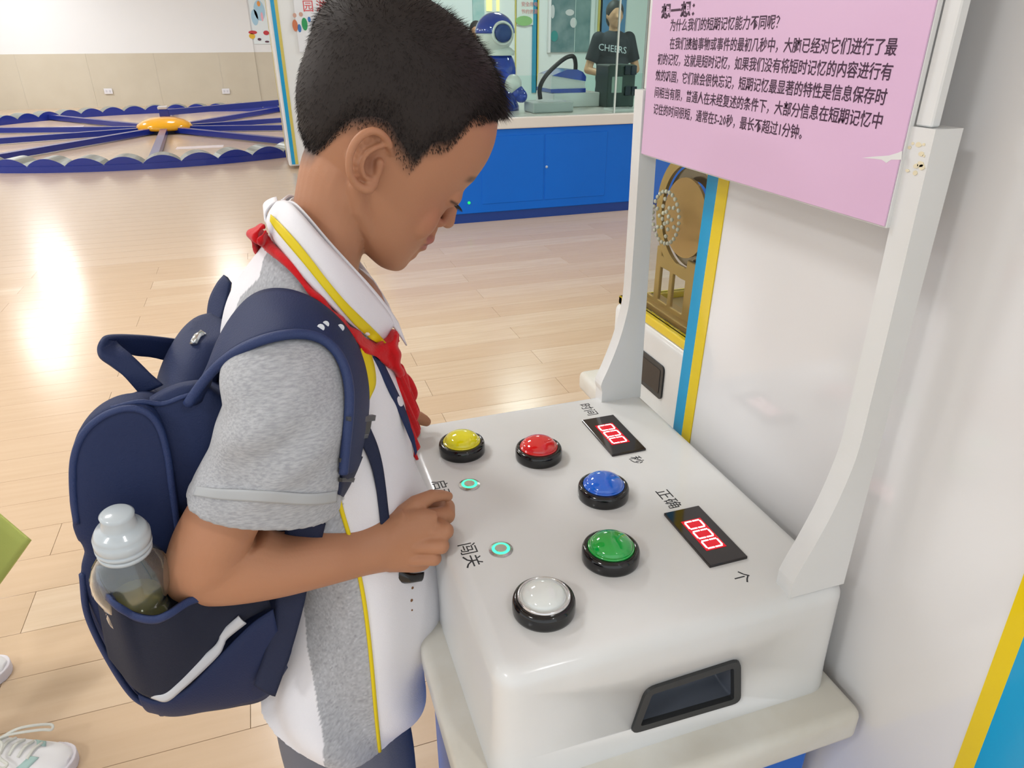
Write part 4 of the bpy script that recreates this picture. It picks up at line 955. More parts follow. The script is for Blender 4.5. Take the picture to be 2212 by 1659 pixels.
def complexion(P):
    L = HL(P); c = np.repeat(skin[None], len(P), 0); hd = (P[:, 2] > 1.0)
    def mix(col, m): 
        nonlocal c
        m = (m * hd)[:, None]; c = c * (1 - m) + col * m
    aw = np.abs(L[:, 2])
    mix(redc, .5 * np.exp(-(((L[:, 0] - 70) / 22) ** 2 + ((L[:, 1] + 22) / 20) ** 2)))
    lm = np.exp(-((L[:, 1] - (-50.5 - aw * .08)) / 7.5) ** 4) * S(L[:, 0], 76.5 - aw * .30, 79 - aw * .30) * (1 - S(aw, 17, 21)); mix(lipc, .9 * lm)
    seam = np.exp(-((L[:, 1] + 51 + aw * .05) / 1.2) ** 2) * S(L[:, 0], 70, 73) * (1 - S(aw, 19, 22)); mix(darkc, .5 * seam)
    br = np.exp(-((L[:, 1] - (26 - np.abs(aw - 27) * .10)) / 3.6) ** 4) * S(aw, 9, 14) * (1 - S(aw, 42, 50)) * S(L[:, 0], 70, 74); mix(darkc, .75 * br)
    lid = np.exp(-((L[:, 1] - (-3.5 + (aw - 28) ** 2 * .012)) / 1.3) ** 2) * S(aw, 13, 16) * (1 - S(aw, 43, 46)) * S(L[:, 0], 72, 76); mix(darkc, .9 * lid)
    h = hair_d(L); earm = (aw > 74) & (L[:, 1] < 34) & (L[:, 0] < 4) & (L[:, 0] > -40)
    mix(darkc, .93 * (.55 * S(h, -1, 8) + .45 * S(h, -12, 2)) * (~earm) * (L[:, 1] > -60))
    ear_shade = np.exp(-(((L[:, 0] + 12) / 7) ** 2 + ((L[:, 1] - 2) / 9) ** 2)) * (aw > 66) * (aw < 76); mix(redc * .5, .6 * ear_shade)  # ear hollow darkened, its shade put into the skin colour
    return c
paint(body_me, complexion)
M_skin = mat('skin', '#b07e60', rough=.48, spec=.35, sss=.12, attr=True, bump=.06, bscale=500)
body = obj('body', body_me, M_skin, boy, smooth=True)
# lashes
bm = NB()
for s in (-1, 1):
    for k in range(16):
        w = s * (17 + 25 * k / 15); aw = abs(w); u0 = 89 - (aw - 25) ** 2 * .018 - max(0, aw - 30) * .35; v0 = -3.5
        a = Vector(HP(u0, v0, w)); b = a + Vector(HU) * .0045 + Vector(HV) * -.0035 + Vector((0, -s * .002, 0)); tube(bm, [a, (a + b) / 2 + Vector(HU) * .0008, b], [.00045, .00035, .0001], 4)
obj('eyelashes', bm, mat('lash', '#17120f', rough=.6), boy)['kind'] = 'stuff'
# ------------------------------------------------------------------ hair: dense cap plus short strands
n = 60000
vv = rng.uniform(-62, 137, n); tt = rng.uniform(0, 2 * PI, n)
# even out density towards the crown
u, v, w = headpt(vv, tt); L0 = np.stack([u, v, w], 1)
eps = .02
u2, v2, w2 = headpt(vv, tt + eps); u3, v3, w3 = headpt(np.minimum(vv + 1, 138), tt)
d1 = np.stack([u2 - u, v2 - v, w2 - w], 1); d2 = np.stack([u3 - u, v3 - v, w3 - w], 1)
Nn = np.cross(d1, d2); area = np.linalg.norm(Nn, axis=1); Nn /= area[:, None] + 1e-9
ctr = L0 - np.array([8, 40, 0]); flip = np.sign((Nn * ctr).sum(1)); Nn *= flip[:, None]
keepp = rng.uniform(0, 1, n) < np.clip(area / np.percentile(area, 85), 0, 1)
h = hair_d(L0)
earz = (np.abs(L0[:, 2]) > 56) & (L0[:, 1] < 24) & (L0[:, 0] > -36) & (L0[:, 0] < 4)
ok = keepp & (h > -2 + rng.uniform(-3, 3, n)) & ~earz & (area > 1e-3)
L0, Nn, h = L0[ok], Nn[ok], h[ok]; m_ = len(L0)
topf = S(L0[:, 1], 62, 118); front = S(L0[:, 0], 40, 95) * S(h, -2, 6)
ln = 3.2 + 3.0 * S(h, 0, 30) + 8.5 * topf + 11 * front * S(L0[:, 1], 62, 90) + 2.5 * S(-L0[:, 0], 40, 75)
ln *= rng.uniform(.75, 1.2, m_)
comb = np.array([.62, -.50, 0])[None] * (.35 + .9 * front[:, None] + .2 * topf[:, None]) + np.array([0, -.55, 0])[None] * (1 - topf[:, None])
D = Nn + comb * .9 + rng.normal(0, .22, (m_, 3)); D /= np.linalg.norm(D, axis=1)[:, None]
D2 = D * .75 + comb * .55 - Nn * .18 * (1 - topf[:, None]); D2 /= np.linalg.norm(D2, axis=1)[:, None]
side = np.cross(D, rng.normal(0, 1, (m_, 3))); side /= np.linalg.norm(side, axis=1)[:, None]
wd = .30
A = L0 - Nn * .5; B = A + D * (ln * .55)[:, None]; Cc = B + D2 * (ln * .5)[:, None]
q = np.stack([A - side * wd, A + side * wd, B - side * wd * .8, B + side * wd * .8, Cc], 1).reshape(-1, 3)
Wd = HC + HU * (q[:, :1] / 1000) + HV * (q[:, 1:2] / 1000) + np.array([0, -1, 0]) * (q[:, 2:] / 1000)
base = np.arange(m_)[:, None] * 5
tri = np.concatenate([base + np.array([[0, 1, 3]]), base + np.array([[0, 3, 2]]), base + np.array([[2, 3, 4]])], 1).reshape(-1, 3)
me = bpy.data.meshes.new('hair_strands'); me.from_pydata(Wd.tolist(), [], tri.tolist())
M_hair = mat('hair', '#292321', rough=.65, spec=.3)
hs = obj('hair_strands', me, M_hair, None)
# cap under the strands
bm = NB(); G = []; Vs = np.linspace(-60, 138.4, 130)
for v in Vs:
    th_ = np.linspace(0, 2 * PI, 160, endpoint=False); u, v_, w = headpt(np.full(160, v), th_); L = np.stack([u, v_, w], 1)
    u2, v2, w2 = headpt(np.full(160, v), th_ + .02); u3, v3, w3 = headpt(np.full(160, min(v + .8, 138.45)), th_)
    N1 = np.cross(np.stack([u2 - u, v2 - v_, w2 - w], 1), np.stack([u3 - u, v3 - v_, w3 - w], 1)); N1 /= np.linalg.norm(N1, axis=1)[:, None] + 1e-9
    N1 *= np.sign((N1 * (L - [8, 40, 0])).sum(1))[:, None]
    hh = hair_d(L); tp = S(L[:, 1], 62, 118); off = -1.5 + 1.5 * S(hh, 3, 9) + 3.2 * S(hh, 6, 34) + 5.5 * tp + 1.5 * S(-L[:, 0], 40, 75)
    ez = (np.abs(L[:, 2]) > 54) & (L[:, 1] < 26) & (L[:, 0] > -38) & (L[:, 0] < 6); off = np.where(ez, -2, off)
    L = L + N1 * off[:, None]
    G.append(HC + HU * (L[:, :1] / 1000) + HV * (L[:, 1:2] / 1000) + np.array([0, -1, 0]) * (L[:, 2:] / 1000))
grid_mesh(bm, G, closed_u=True, cap=True)
hc_ = obj('hair', bm, M_hair, boy, smooth=True)
hs.parent = hc_; hs.data.transform(Matrix.Translation(-wpos(hc_))); hs['kind'] = 'stuff'
# ------------------------------------------------------------------ clothes
white_c = np.array(hexc('#e2e1e6')[:3]); grey_c = np.array(hexc('#a4a6ab')[:3]); navy_c = np.array(hexc('#1b2748')[:3])
def heather(name, base, dark, attr=False):
    return mat(name, base, rough=.85, spec=.2, noise=.6, nscale=420, ncol=dark, nstretch=(.35, 1, 1.6), bump=.25, bscale=500, attr=attr, sheen=.2)
M_cloth = mat('polo_cloth', '#e2e1e6', rough=.85, spec=.2, attr=True, bump=.2, bscale=900, sheen=.15)
M_grey = heather('heather_grey', '#aeb0b4', '#85878d')
def fold(P, amp, k1, seed):             # soft cloth folds as real relief
    r = np.random.default_rng(seed); o = np.zeros(len(P))
    for i in range(5):
        d = r.normal(0, 1, 3) * k1; o += np.sin(P @ d + r.uniform(0, 6)) * r.uniform(.4, 1)
    return o * amp / 3
def crease(me, amp, k1, seed, extra=None):
    v = verts_of(me); n_ = np.empty(len(v) * 3, np.float32); me.vertex_normals.foreach_get('vector', n_); n_ = n_.reshape(-1, 3)
    d = fold(v, amp, k1, seed)
    if extra is not None: d = d + extra(v)
    set_verts(me, v + n_ * d[:, None])
# torso of the polo
bm = NB()
TS = [((600, 480), (752, 575), .70, .052), ((585, 520), (775, 620), .70, .070), ((548, 570), (800, 685), .70, .098), ((515, 625), (838, 745), .70, .112), ((492, 690), (862, 800), .70, .116), ((482, 790), (876, 870), .70, .118), ((500, 900), (893, 960), .695, .122), ((530, 1000), (915, 1045), .69, .125),
      ((565, 1100), (935, 1130), .685, .128), ((600, 1200), (942, 1220), .68, .130), ((592, 1280), (934, 1290), .675, .130), ((577, 1360), (915, 1355), .67, .130), ((562, 1430), (898, 1402), .66, .130), ((556, 1466), (887, 1430), .66, .130), ((555, 1470), (886, 1434), .66, .129)]
loft(bm, TS, n=60, rings=70, ex=2.3)
# shoulders
for s in (0, 1):
    m = (lambda p: Vector((p[0] + .03, 2 * YM - p[1] - .01, p[2] - .014))) if s else Vector
    caps_chain(bm, [(m(U(682, 672, .668)), .040), (m(U(640, 735, .622)), .044), (m(U(615, 800, .60)), .050)], 20)
sh = remesh(bm, .0021, 12, .5)
def tex(v):
    near = v[:, 1] < .70
    w = np.exp(-((v[:, 2] - .74) / .07) ** 2) * .5
    return .0062 * np.sin(v[:, 0] * 70 + v[:, 2] * 25 + 1.5 * np.sin(v[:, 2] * 22)) * np.clip(1.15 - (v[:, 2] - .55) * 2.2, .25, 1)
crease(sh, .0050, 26, 3, tex)
gpoly = [(655, 1285), (664, 1400), (683, 1500), (698, 1600), (702, 1700), (705, 1800), (840, 1800), (822, 1640), (812, 1540), (806, 1460), (800, 1400), (785, 1290), (772, 1230), (755, 1160), (735, 1085), (725, 1040), (640, 1040)]
gsh = [(578, 520), (625, 540), (700, 640), (760, 705), (790, 725), (775, 760), (760, 860), (740, 1100), (640, 1100), (470, 1000), (470, 760), (520, 640), (560, 600)]
def shirt_col(P):
    Q = P.copy(); far = P[:, 1] > YM; Q[far, 1] = 2 * YM - Q[far, 1]
    p2 = PR(Q); g = (inpoly(p2, gpoly) | inpoly(p2, gsh)) & (Q[:, 1] < .672)
    return np.where(g[:, None], grey_c * (1 + rng.normal(0, .10, (len(P), 1))), white_c)
paint(sh, shirt_col)
polo = obj('polo_shirt', sh, M_cloth, boy, smooth=True)
# snap helper: drop measured points onto the shirt surface
from mathutils.bvhtree import BVHTree
def bvh(*objs):
    V, F = [], []
    for o in objs:
        off = wpos(o); b = len(V); V += [v.co + off for v in o.data.vertices]; F += [[i + b for i in p.vertices] for p in o.data.polygons]
    return BVHTree.FromPolygons(V, F)
def snap(tree, px, py, lift=.001, fb=.57):
    d = Vector(RC.T @ np.array([(px - 1106) / FOC, (py - 829.5) / FOC, 1.0])).normalized(); o = Vector((0, 0, CH))
    h = tree.ray_cast(o, d, 3)
    if h[0] is None: return np.array(U(px, py, fb))
    return np.array(h[0] - d * lift)
def snaph(tree, px, py, lift):
    d = Vector(RC.T @ np.array([(px - 1106) / FOC, (py - 829.5) / FOC, 1.0])).normalized(); h = tree.ray_cast(Vector((0, 0, CH)), d, 1.5)
    if h[0] is not None and h[0].y > .66: return None
    return None if h[0] is None else np.array(h[0] - d * lift)
def snapl(tree, pts, lift, n=40, it=3, fb=.57):
    q = cr(pts, n); P = np.array([snap(tree, a, b, lift, fb) for a, b in q])
    for _ in range(it): P[1:-1] = P[1:-1] * .5 + (P[:-2] + P[2:]) * .25
    return P
# near sleeve
bm = NB()
SL = [((640, 648), (742, 700), .625, .045), ((575, 672), (760, 745), .605, .056), ((515, 725), (764, 800), .588, .062), ((482, 790), (762, 850), .572, .062), ((472, 850), (758, 910), .562, .060), ((476, 920), (750, 960), .556, .058), ((462, 975), (746, 1010), .553, .056), ((440, 1012), (741, 1030), .551, .052), ((420, 1042), (738, 1055), .550, .049), ((405, 1070), (736, 1083), .549, .047), ((402, 1076), (735, 1088), .549, .046)]
loft(bm, SL, n=60, rings=60, ex=2.25)
sl = remesh(bm, .0026, 7, .5)
def slf(v):
    d = v - np.array(U(600, 950, .5)); a = d[:, 0] * .72 + d[:, 2] * .69; b_ = -d[:, 0] * .69 + d[:, 2] * .72
    g = np.exp(-((d[:, 0] + .03) / .07) ** 2) * np.clip((v[:, 2] - .94) * 20, 0, 1)
    z = .0072 * np.sin(b_ * 150 + 1.2 * np.sin(a * 40)) * g * np.clip((1.06 - v[:, 2]) * 9, 0, 1)
    p = PR(v); band = ((p[:, 1] > 1046 + (p[:, 0] - 420) * .10) & (p[:, 1] < 1070 + (p[:, 0] - 420) * .10)); return z + np.where(band, .0005, 0)
crease(sl, .0012, 22, 5, slf)
sleeve = obj('sleeve', sl, M_grey, polo, smooth=True)
# flattened stitched band above the sleeve hem
tr = bvh(sleeve)
A_ = [snap(tr, a, b, .0020) for a, b in [(424, 1050), (470, 1056), (530, 1056), (600, 1060), (650, 1066), (690, 1066), (728, 1060)]]
B_ = [snap(tr, a, b, .0016) for a, b in [(416, 1070), (470, 1078), (530, 1080), (600, 1086), (650, 1090), (690, 1090), (727, 1084)]]
bm = NB(); ribbon(bm, snapl(tr, [(424, 1050), (470, 1056), (530, 1058), (600, 1062), (650, 1066), (690, 1066), (728, 1060)], .0012), snapl(tr, [(416, 1070), (470, 1078), (530, 1082), (600, 1087), (650, 1090), (690, 1090), (727, 1084)], .0012), .0010, 60, 6, .0004); obj('sleeve_band', bm, mat('band_grey', '#a9acaf', rough=.9), polo, smooth=True)
# far sleeve (mirrored)
bm = NB(); caps_chain(bm, [(Vector(sh_l + [.01, -.02, -.02]), .045), (Vector((-.028, .858, .93)), .054)], 24); cone(bm, sh_l, (-.032, .862, .905), .062, .058, 32); fs = remesh(bm, .004, 5); obj('sleeve', fs, M_grey, polo, smooth=True)
# piping along the grey side panel
tp = bvh(polo)
M_pip = mat('yellow_piping', '#dcc400', rough=.5)
pts = [(731, 1075), (740, 1110), (755, 1160), (772, 1225), (786, 1295), (797, 1380), (805, 1460), (812, 1540), (822, 1640), (824, 1662)]
bm = NB(); tube(bm, cr([q for q in (snaph(tp, a, b, .0008) for a, b in cr(pts, 60)) if q is not None], 90), .0021, 8); obj('piping', bm, M_pip, polo, smooth=True)
for a, b, r_ in ((891, 1270, .0016), (889, 1297, .0018), (890, 1318, .0011)):
    q = snaph(tp, a, b, .0003)
    if q is not None: bm = NB(); lathe(bm, [(0, 0), (r_, 0), (r_ * .8, .0005), (0, .0005)], q, axis=(.3, -1, .2), n=9); obj('stain_spot', bm, mat('brown_spot', '#7a5436', rough=.8), polo)
bm = NB(); ribbon(bm, [snap(tp, a, b, .003, .585) for a, b in [(784, 722), (797, 752), (809, 795), (811, 830), (800, 858), (793, 876)]], [snap(tp, a, b, .003, .585) for a, b in [(778, 726), (780, 760), (784, 800), (788, 830), (790, 855), (791, 872)]], .0012, 24, 4); obj('shoulder_piping', bm, M_pip, polo, smooth=True)
bm = NB(); ribbon(bm, [snap(tp, a, b, .002, .62) for a, b in [(806, 770), (838, 840), (862, 890), (890, 960), (897, 985)]], [snap(tp, a, b, .002, .62) for a, b in [(822, 772), (850, 830), (875, 885), (893, 940), (901, 975)]], .0012, 24, 4); obj('placket_trim', bm, mat('navy_trim', '#1b2a52', rough=.8), polo, smooth=True)
# collar: folded band with a yellow stripe, both sides
Tn = [(600, 436, .690), (622, 436, .665), (650, 462, .645), (700, 520, .632), (757, 580, .634), (800, 628, .644), (832, 668, .655), (852, 698, .664)]
Bn = [(577, 482, .690), (590, 515, .655), (620, 552, .634), (665, 608, .620), (715, 660, .616), (757, 700, .620), (795, 726, .630), (826, 748, .645)]
def mirror(P): P = np.array(P, float); P[:, 1] = 2 * YM - P[:, 1]; return P
def mirc(P): P = mirror(P); P[:, 2] -= .012 * np.clip(1 - np.arange(len(P)) / (len(P) * .5), 0, 1); P[:, 1] -= .006; return P
TA = cr(PX(Tn), 40); BA = snapl(bvh(polo), [(q[0], q[1]) for q in Bn], .0085, 40, 4, .65); BA[:4] = BA[:4] * .5 + cr(PX(Bn), 40)[:4] * .5
M_col = mat('collar_white', '#e6e5ea', rough=.8, bump=.15, bscale=900, sheen=.1)
bm = NB()
full_T = np.vstack([TA[::1]]); full_B = np.vstack([BA])
ribbon(bm, TA, BA, .0022, 50, 14, .007, off=(-.3, -1, .25)); ribbon(bm, mirc(TA), mirc(BA), .0022, 50, 14, .007, off=(-.3, 1, .25))
ribbon(bm, [TA[0] , mirror(TA)[0]], [BA[0], mirror(BA)[0]], .0022, 12, 10, .005, off=(-1, 0, .2))
# inner stand following the neck
IT = TA + np.array([[.004, .004, -.001]]); IB = TA + np.array([[.012, .010, -.030]])
ribbon(bm, IT, IB, .0018, 40, 5, 0); ribbon(bm, mirc(IT), mirc(IB), .0018, 40, 5, 0)
ribbon(bm, [IT[0], mirror(IT)[0]], [IB[0], mirror(IB)[0]], .0018, 8, 4)
collar = obj('collar', bm, M_col, polo, smooth=True)
tc = bvh(collar)
sa = [(577, 462), (590, 478), (620, 510), (665, 563), (700, 606), (740, 650), (780, 690), (810, 715), (832, 742)]
sb = [(583, 478), (598, 500), (628, 536), (660, 574), (695, 618), (730, 660), (765, 700), (795, 728), (822, 745)]
sa = [(585, 463), (605, 482), (640, 520), (675, 563), (705, 602), (745, 650), (785, 690), (812, 716), (834, 740)]
bm = NB(); ribbon(bm, snapl(tc, sa, .0024, 60, 3, .63), snapl(tc, sb, .0024, 60, 3, .63), .0008, 80, 5); obj('collar_stripe', bm, M_pip, collar, smooth=True)
# neckerchief
M_red = mat('red_cotton', '#c8141c', rough=.8, spec=.2, bump=.3, bscale=300, sheen=.2, noise=.25, nscale=40, ncol='#a30d14')
RA = [(574, 496, .668), (592, 522, .650), (625, 560, .628), (680, 625, .612), (730, 680, .608), (775, 718, .614), (815, 738, .630), (850, 712, .655), (862, 740, .668)]
RB = [(560, 530, .672), (582, 550, .640), (612, 572, .620), (660, 618, .606), (700, 664, .600), (745, 712, .602), (785, 757, .612), (815, 775, .630), (850, 800, .655)]
_t = bvh(polo); KA = snapl(_t, [(q[0], q[1]) for q in RA], .0045, 50, 4, .66); KB = snapl(_t, [(q[0], q[1]) for q in RB], .0045, 50, 4, .66)
bm = NB(); ribbon(bm, KA, KB, .0035, 60, 8, .005, off=(-.3, -1, .2)); KAm, KBm = mirror(KA), mirror(KB); dn = (.022 * np.clip(1 - np.arange(len(KA)) / 30, 0, 1))[:, None] * np.array([[0, 0, 1.]]); KAm -= dn; KBm -= dn
ribbon(bm, KAm, KBm, .0035, 60, 8, .005, off=(-.3, 1, .2))
ribbon(bm, [U(573, 490, .672), U(566, 488, .70), KAm[0]], [U(556, 528, .668), U(541, 514, .70), KBm[0] - [.004, 0, .01]], .004, 20, 8, .004, off=(-1, 0, .4))
# knot and tails
def foldtail(secs, seed):
    G = loft(bm, secs, n=48, rings=50, ex=2)
foldtail([((826, 738), (856, 716), .648, .012), ((832, 760), (862, 752), .648, .016), ((845, 790), (868, 786), .646, .013), ((850, 812), (872, 808), .646, .011)], 1)
kb = remesh(bm, .0016, 3)
v = verts_of(kb); nn = np.empty(len(v) * 3, np.float32); kb.vertex_normals.foreach_get('vector', nn); set_verts(kb, v + nn.reshape(-1, 3) * (.0012 * np.sin(v @ np.array([120, 60, 330.]) + 3 * np.sin(v[:, 0] * 60)))[:, None])
kerch = obj('neckerchief', kb, M_red, boy, smooth=True)
bm = NB()
foldtail([((850, 792), (868, 790), .646, .010), ((848, 830), (880, 822), .648, .010), ((852, 870), (893, 860), .650, .009), ((866, 905), (902, 900), .652, .008), ((880, 940), (904, 935), .655, .006), ((893, 968), (904, 962), .657, .004), ((899, 992), (902, 990), .658, .001)], 2)
foldtail([((856, 795), (868, 793), .658, .008), ((870, 850), (896, 840), .668, .007), ((884, 900), (903, 895), .672, .006), ((896, 940), (905, 935), .675, .004)], 4)
kt = remesh(bm, .0013, 3); v = verts_of(kt); nn = np.empty(len(v) * 3, np.float32); kt.vertex_normals.foreach_get('vector', nn)
ang = (v - np.array(U(860, 790, .65))) @ np.array([.93, .3, .35]); set_verts(kt, v + nn.reshape(-1, 3) * (.0022 * np.sin(ang * 900) * np.clip((1.02 - v[:, 2]) * 20, 0, 1))[:, None])
obj('kerchief_tail', kt, M_red, kerch, smooth=True)
# shorts, socks, shoes
bm = NB(); sph(bm, (-.005, .69, .60), .108, (.85, 1.12, .6), 28)
for s in (-1, 1): cone(bm, (-.008, .69 + s * .058, .60), (-.005, .70 + s * .066, .36), .076, .082, 32)
shs = remesh(bm, .004, 6); crease(shs, .003, 24, 9); obj('shorts', shs, mat('grey_shorts', '#6d6f79', rough=.85, bump=.2, bscale=500), boy, smooth=True)
for s in (-1, 1):
    bm = NB(); an = Vector((-.035, .70 + s * .06, .10)); cone(bm, an, an - Vector((0, 0, .06)), .033, .032, 24); sk = remesh(bm, .003, 3); obj('sock', sk, M_col, boy, smooth=True)
    bm = NB(); y = .70 + s * .06; box(bm, -.075, .10, y - .036, y + .036, .0, .022, bev=.008, seg=3); sph(bm, (.05, y, .03), .036, (1.45, .95, .9)); sph(bm, (-.035, y, .045), .038, (1.05, .95, 1.1)); so = remesh(bm, .003, 4); obj('shoe', so, M_bw, boy, smooth=True)
# ================================================================== BACKPACK
pack = thing('backpack', (-.12, .70, .54), 'navy blue school backpack worn by the boy, with a white reflective stripe', 'backpack')
M_navy = mat('navy_nylon', '#1e2b50', rough=.62, spec=.35, bump=.25, bscale=700, noise=.25, nscale=9, ncol='#172242')
M_navyd = mat('navy_mesh', '#141c33', rough=.8, bump=.6, bscale=900, bstretch=(1, 1, 2.5))
M_navyl = mat('navy_binding', '#22335f', rough=.55, bump=.3, bscale=900)
def puff(parts, vox, it, crs=None):
    bm = NB()
    for pts, ya, yb, Yn in parts:
        Q = [(U(a, b, Yn)[0], U(a, b, Yn)[2]) for a, b in pts]; Q = [tuple(q) for q in cr(Q + [Q[0]], 70)[:-1]]
        prism(bm, Q, 1, ya, yb)
    me = remesh(bm, vox, it, .5)
    if crs: crease(me, *crs)
    v = verts_of(me); tilt(v); set_verts(me, v)
    return me
def tilt(v): v[:, 2] -= .42 * np.clip(v[:, 1] - .60, 0, 1)      # the pack hangs lower on its far side
FO = [(152, 1010), (160, 955), (185, 915), (225, 885), (275, 870), (322, 880), (352, 915), (372, 980), (388, 1100), (402, 1300), (400, 1480), (350, 1535), (305, 1532), (262, 1465), (205, 1370), (176, 1290), (172, 1240), (185, 1195), (165, 1160), (154, 1090)]
MO = [(300, 885), (345, 852), (400, 832), (440, 835), (500, 880), (560, 980), (610, 1120), (645, 1260), (640, 1400), (585, 1505), (480, 1530), (385, 1545), (330, 1535), (295, 1300), (285, 1000)]
fc = obj('front_compartment', puff([(FO, .578, .825, .578)], .0045, 12, (.0055, 24, 11)), M_navy, pack, smooth=True)
mc = obj('main_compartment', puff([(MO, .588, .815, .588)], .0045, 12, (.0055, 24, 12)), M_navy, pack, smooth=True)
# rounded top of the main compartment rising to the back panel
bm = NB(); loft(bm, [((330, 905), (430, 920), .66, .06), ((335, 840), (450, 860), .67, .065), ((352, 785), (475, 810), .69, .065), ((384, 728), (492, 745), .71, .055), ((412, 700), (492, 708), .72, .045)], n=40, rings=30)
tm = remesh(bm, .004, 8); crease(tm, .002, 26, 14); tm = obj('top_lid', tm, M_navy, pack, smooth=True)
tb = bvh(fc, mc)
def line_on(pts, r, m, nm, par, lift=.0005, n=80):
    bm = NB(); tube(bm, cr([snap(tb, a, b, lift, .58) for a, b in pts], n), r, 8); return obj(nm, bm, m, par, smooth=True)
line_on([(166, 1130), (158, 1060), (160, 990), (182, 935), (225, 898), (275, 882), (318, 892), (345, 925), (362, 985), (372, 1060), (385, 1150)], .0030, M_navyl, 'edge_binding', fc)
line_on([(178, 1240), (190, 1330), (235, 1425), (285, 1500), (330, 1530)], .0030, M_navyl, 'edge_binding', fc)
line_on([(240, 882), (300, 868), (350, 872), (392, 858), (420, 850)], .0022, M_navyl, 'zip', mc)
# lower front pocket bulge
bm = NB(); pass
lp = puff([([(182, 1208), (250, 1215), (300, 1290), (330, 1400), (345, 1515), (302, 1532), (258, 1466), (206, 1378), (178, 1305), (169, 1250)], .592, .80, .592)], .0045, 14); obj('front_pocket', lp, M_navy, pack, smooth=True)
# side mesh pocket holding the bottle
PT = [(204, 1236), (240, 1288), (285, 1320), (330, 1330), (365, 1318), (410, 1290), (470, 1272), (530, 1262), (575, 1262)]
PB = [(236, 1420), (298, 1492), (350, 1508), (385, 1485), (430, 1440), (462, 1405), (500, 1365), (535, 1335), (585, 1310)]
YP = [.574, .510, .510, .508, .510, .525, .542, .556, .565]; YPB = [.560, .540, .537, .538, .545, .552, .560, .562, .568]
A_ = [U(a, b, y) for (a, b), y in zip(PT, YP)]; B_ = [U(a, b, y) for (a, b), y in zip(PB, YPB)]
bm = NB(); ribbon(bm, A_, B_, .0015, 60, 24, .004); pk = obj('side_pocket', bm, M_navyd, pack, smooth=True)
A2 = [U(a + 1, b + 14, y - .0006) for (a, b), y in zip(PT, YP)]
bm = NB(); ribbon(bm, A_, A2, .0035, 60, 5, .001); obj('pocket_hem', bm, M_navyl, pk, smooth=True)
bm = NB()
S1 = [(302, 1484), (330, 1494), (352, 1496), (385, 1470), (425, 1428), (460, 1398), (472, 1382), (480, 1362), (515, 1330)]
S2 = [(312, 1500), (335, 1510), (362, 1514), (395, 1488), (440, 1447), (474, 1412), (484, 1392), (492, 1378), (532, 1346)]
YS = [.543, .536, .534, .535, .541, .547, .549, .551, .552]
ribbon(bm, [U(a, b, y) for (a, b), y in zip(S1, YS)], [U(a, b, y) for (a, b), y in zip(S2, YS)], .0014, 70, 4, .0012); obj('reflective_stripe', bm, mat('reflective', '#c3c6cc', rough=.35, spec=.6), pk, smooth=True)
bm = NB()
q1 = [(300, 1500), (340, 1512), (400, 1490), (470, 1420), (540, 1350), (590, 1315)]; q2 = [(330, 1535), (380, 1543), (440, 1535), (510, 1524), (575, 1505), (620, 1440)]
ribbon(bm, [U(a, b, y) for (a, b), y in zip(q1, (.545, .540, .541, .549, .555, .557))], [U(a, b, .572) for a, b in q2], .003, 40, 12, .006); obj('side_panel', bm, M_navy, pack, smooth=True)
# straps
ts = bvh(polo, sleeve)
oA = [(442, 850, .60), (458, 775, .60), (494, 700, .60), (535, 645, 0), (580, 626, 0), (630, 629, 0), (680, 650, 0), (720, 684, 0), (752, 718, 0), (776, 765, 0), (789, 820, 0), (792, 870, 0), (786, 920, 0), (776, 965, 0), (770, 1000, 0)]
oB = [(405, 872, .585), (440, 818, .585), (482, 776, .575), (530, 744, 0), (590, 724, 0), (645, 717, 0), (690, 724, 0), (722, 748, 0), (744, 784, 0), (755, 832, 0), (755, 880, 0), (750, 930, 0), (745, 975, 0), (741, 1020, 0)]
def sm(P, it=6):
    P = np.array(P)
    for _ in range(it): P[1:-1] = P[1:-1] * .5 + (P[:-2] + P[2:]) * .25
    return P
def edge(pts, lift=.0095, n=44):
    return sm(cr([snap(ts, a, b, lift) if not y else U(a, b, y) for a, b, y in pts], n), 8)
EA, EB = edge(oA), edge(oB)
bm = NB(); ribbon(bm, EA, EB, .007, 70, 14, .006); st = obj('shoulder_strap', bm, M_navy, pack, smooth=True)
bm = NB(); tube(bm, cr(EB + [0, -.002, 0], 90), .0042, 10); obj('strap_binding', bm, M_navyl, st, smooth=True)
bm = NB(); tube(bm, cr(EA + [0, -.001, 0], 90), .0028, 8); obj('strap_binding', bm, M_navyl, st, smooth=True)
for k, (a, b) in enumerate(((693, 708), (704, 700), (736, 708))):
    p = snap(bvh(st), a, b, .0004); bm = NB(); lathe(bm, [(0, 0), (.0032 - .0006 * (k == 1), 0), (.0028, .0006), (0, .0006)], p, axis=(-.15, -1, .3), n=12); obj('white_mark', bm, mat('white_mark', '#d8dbe0', rough=.5), st)
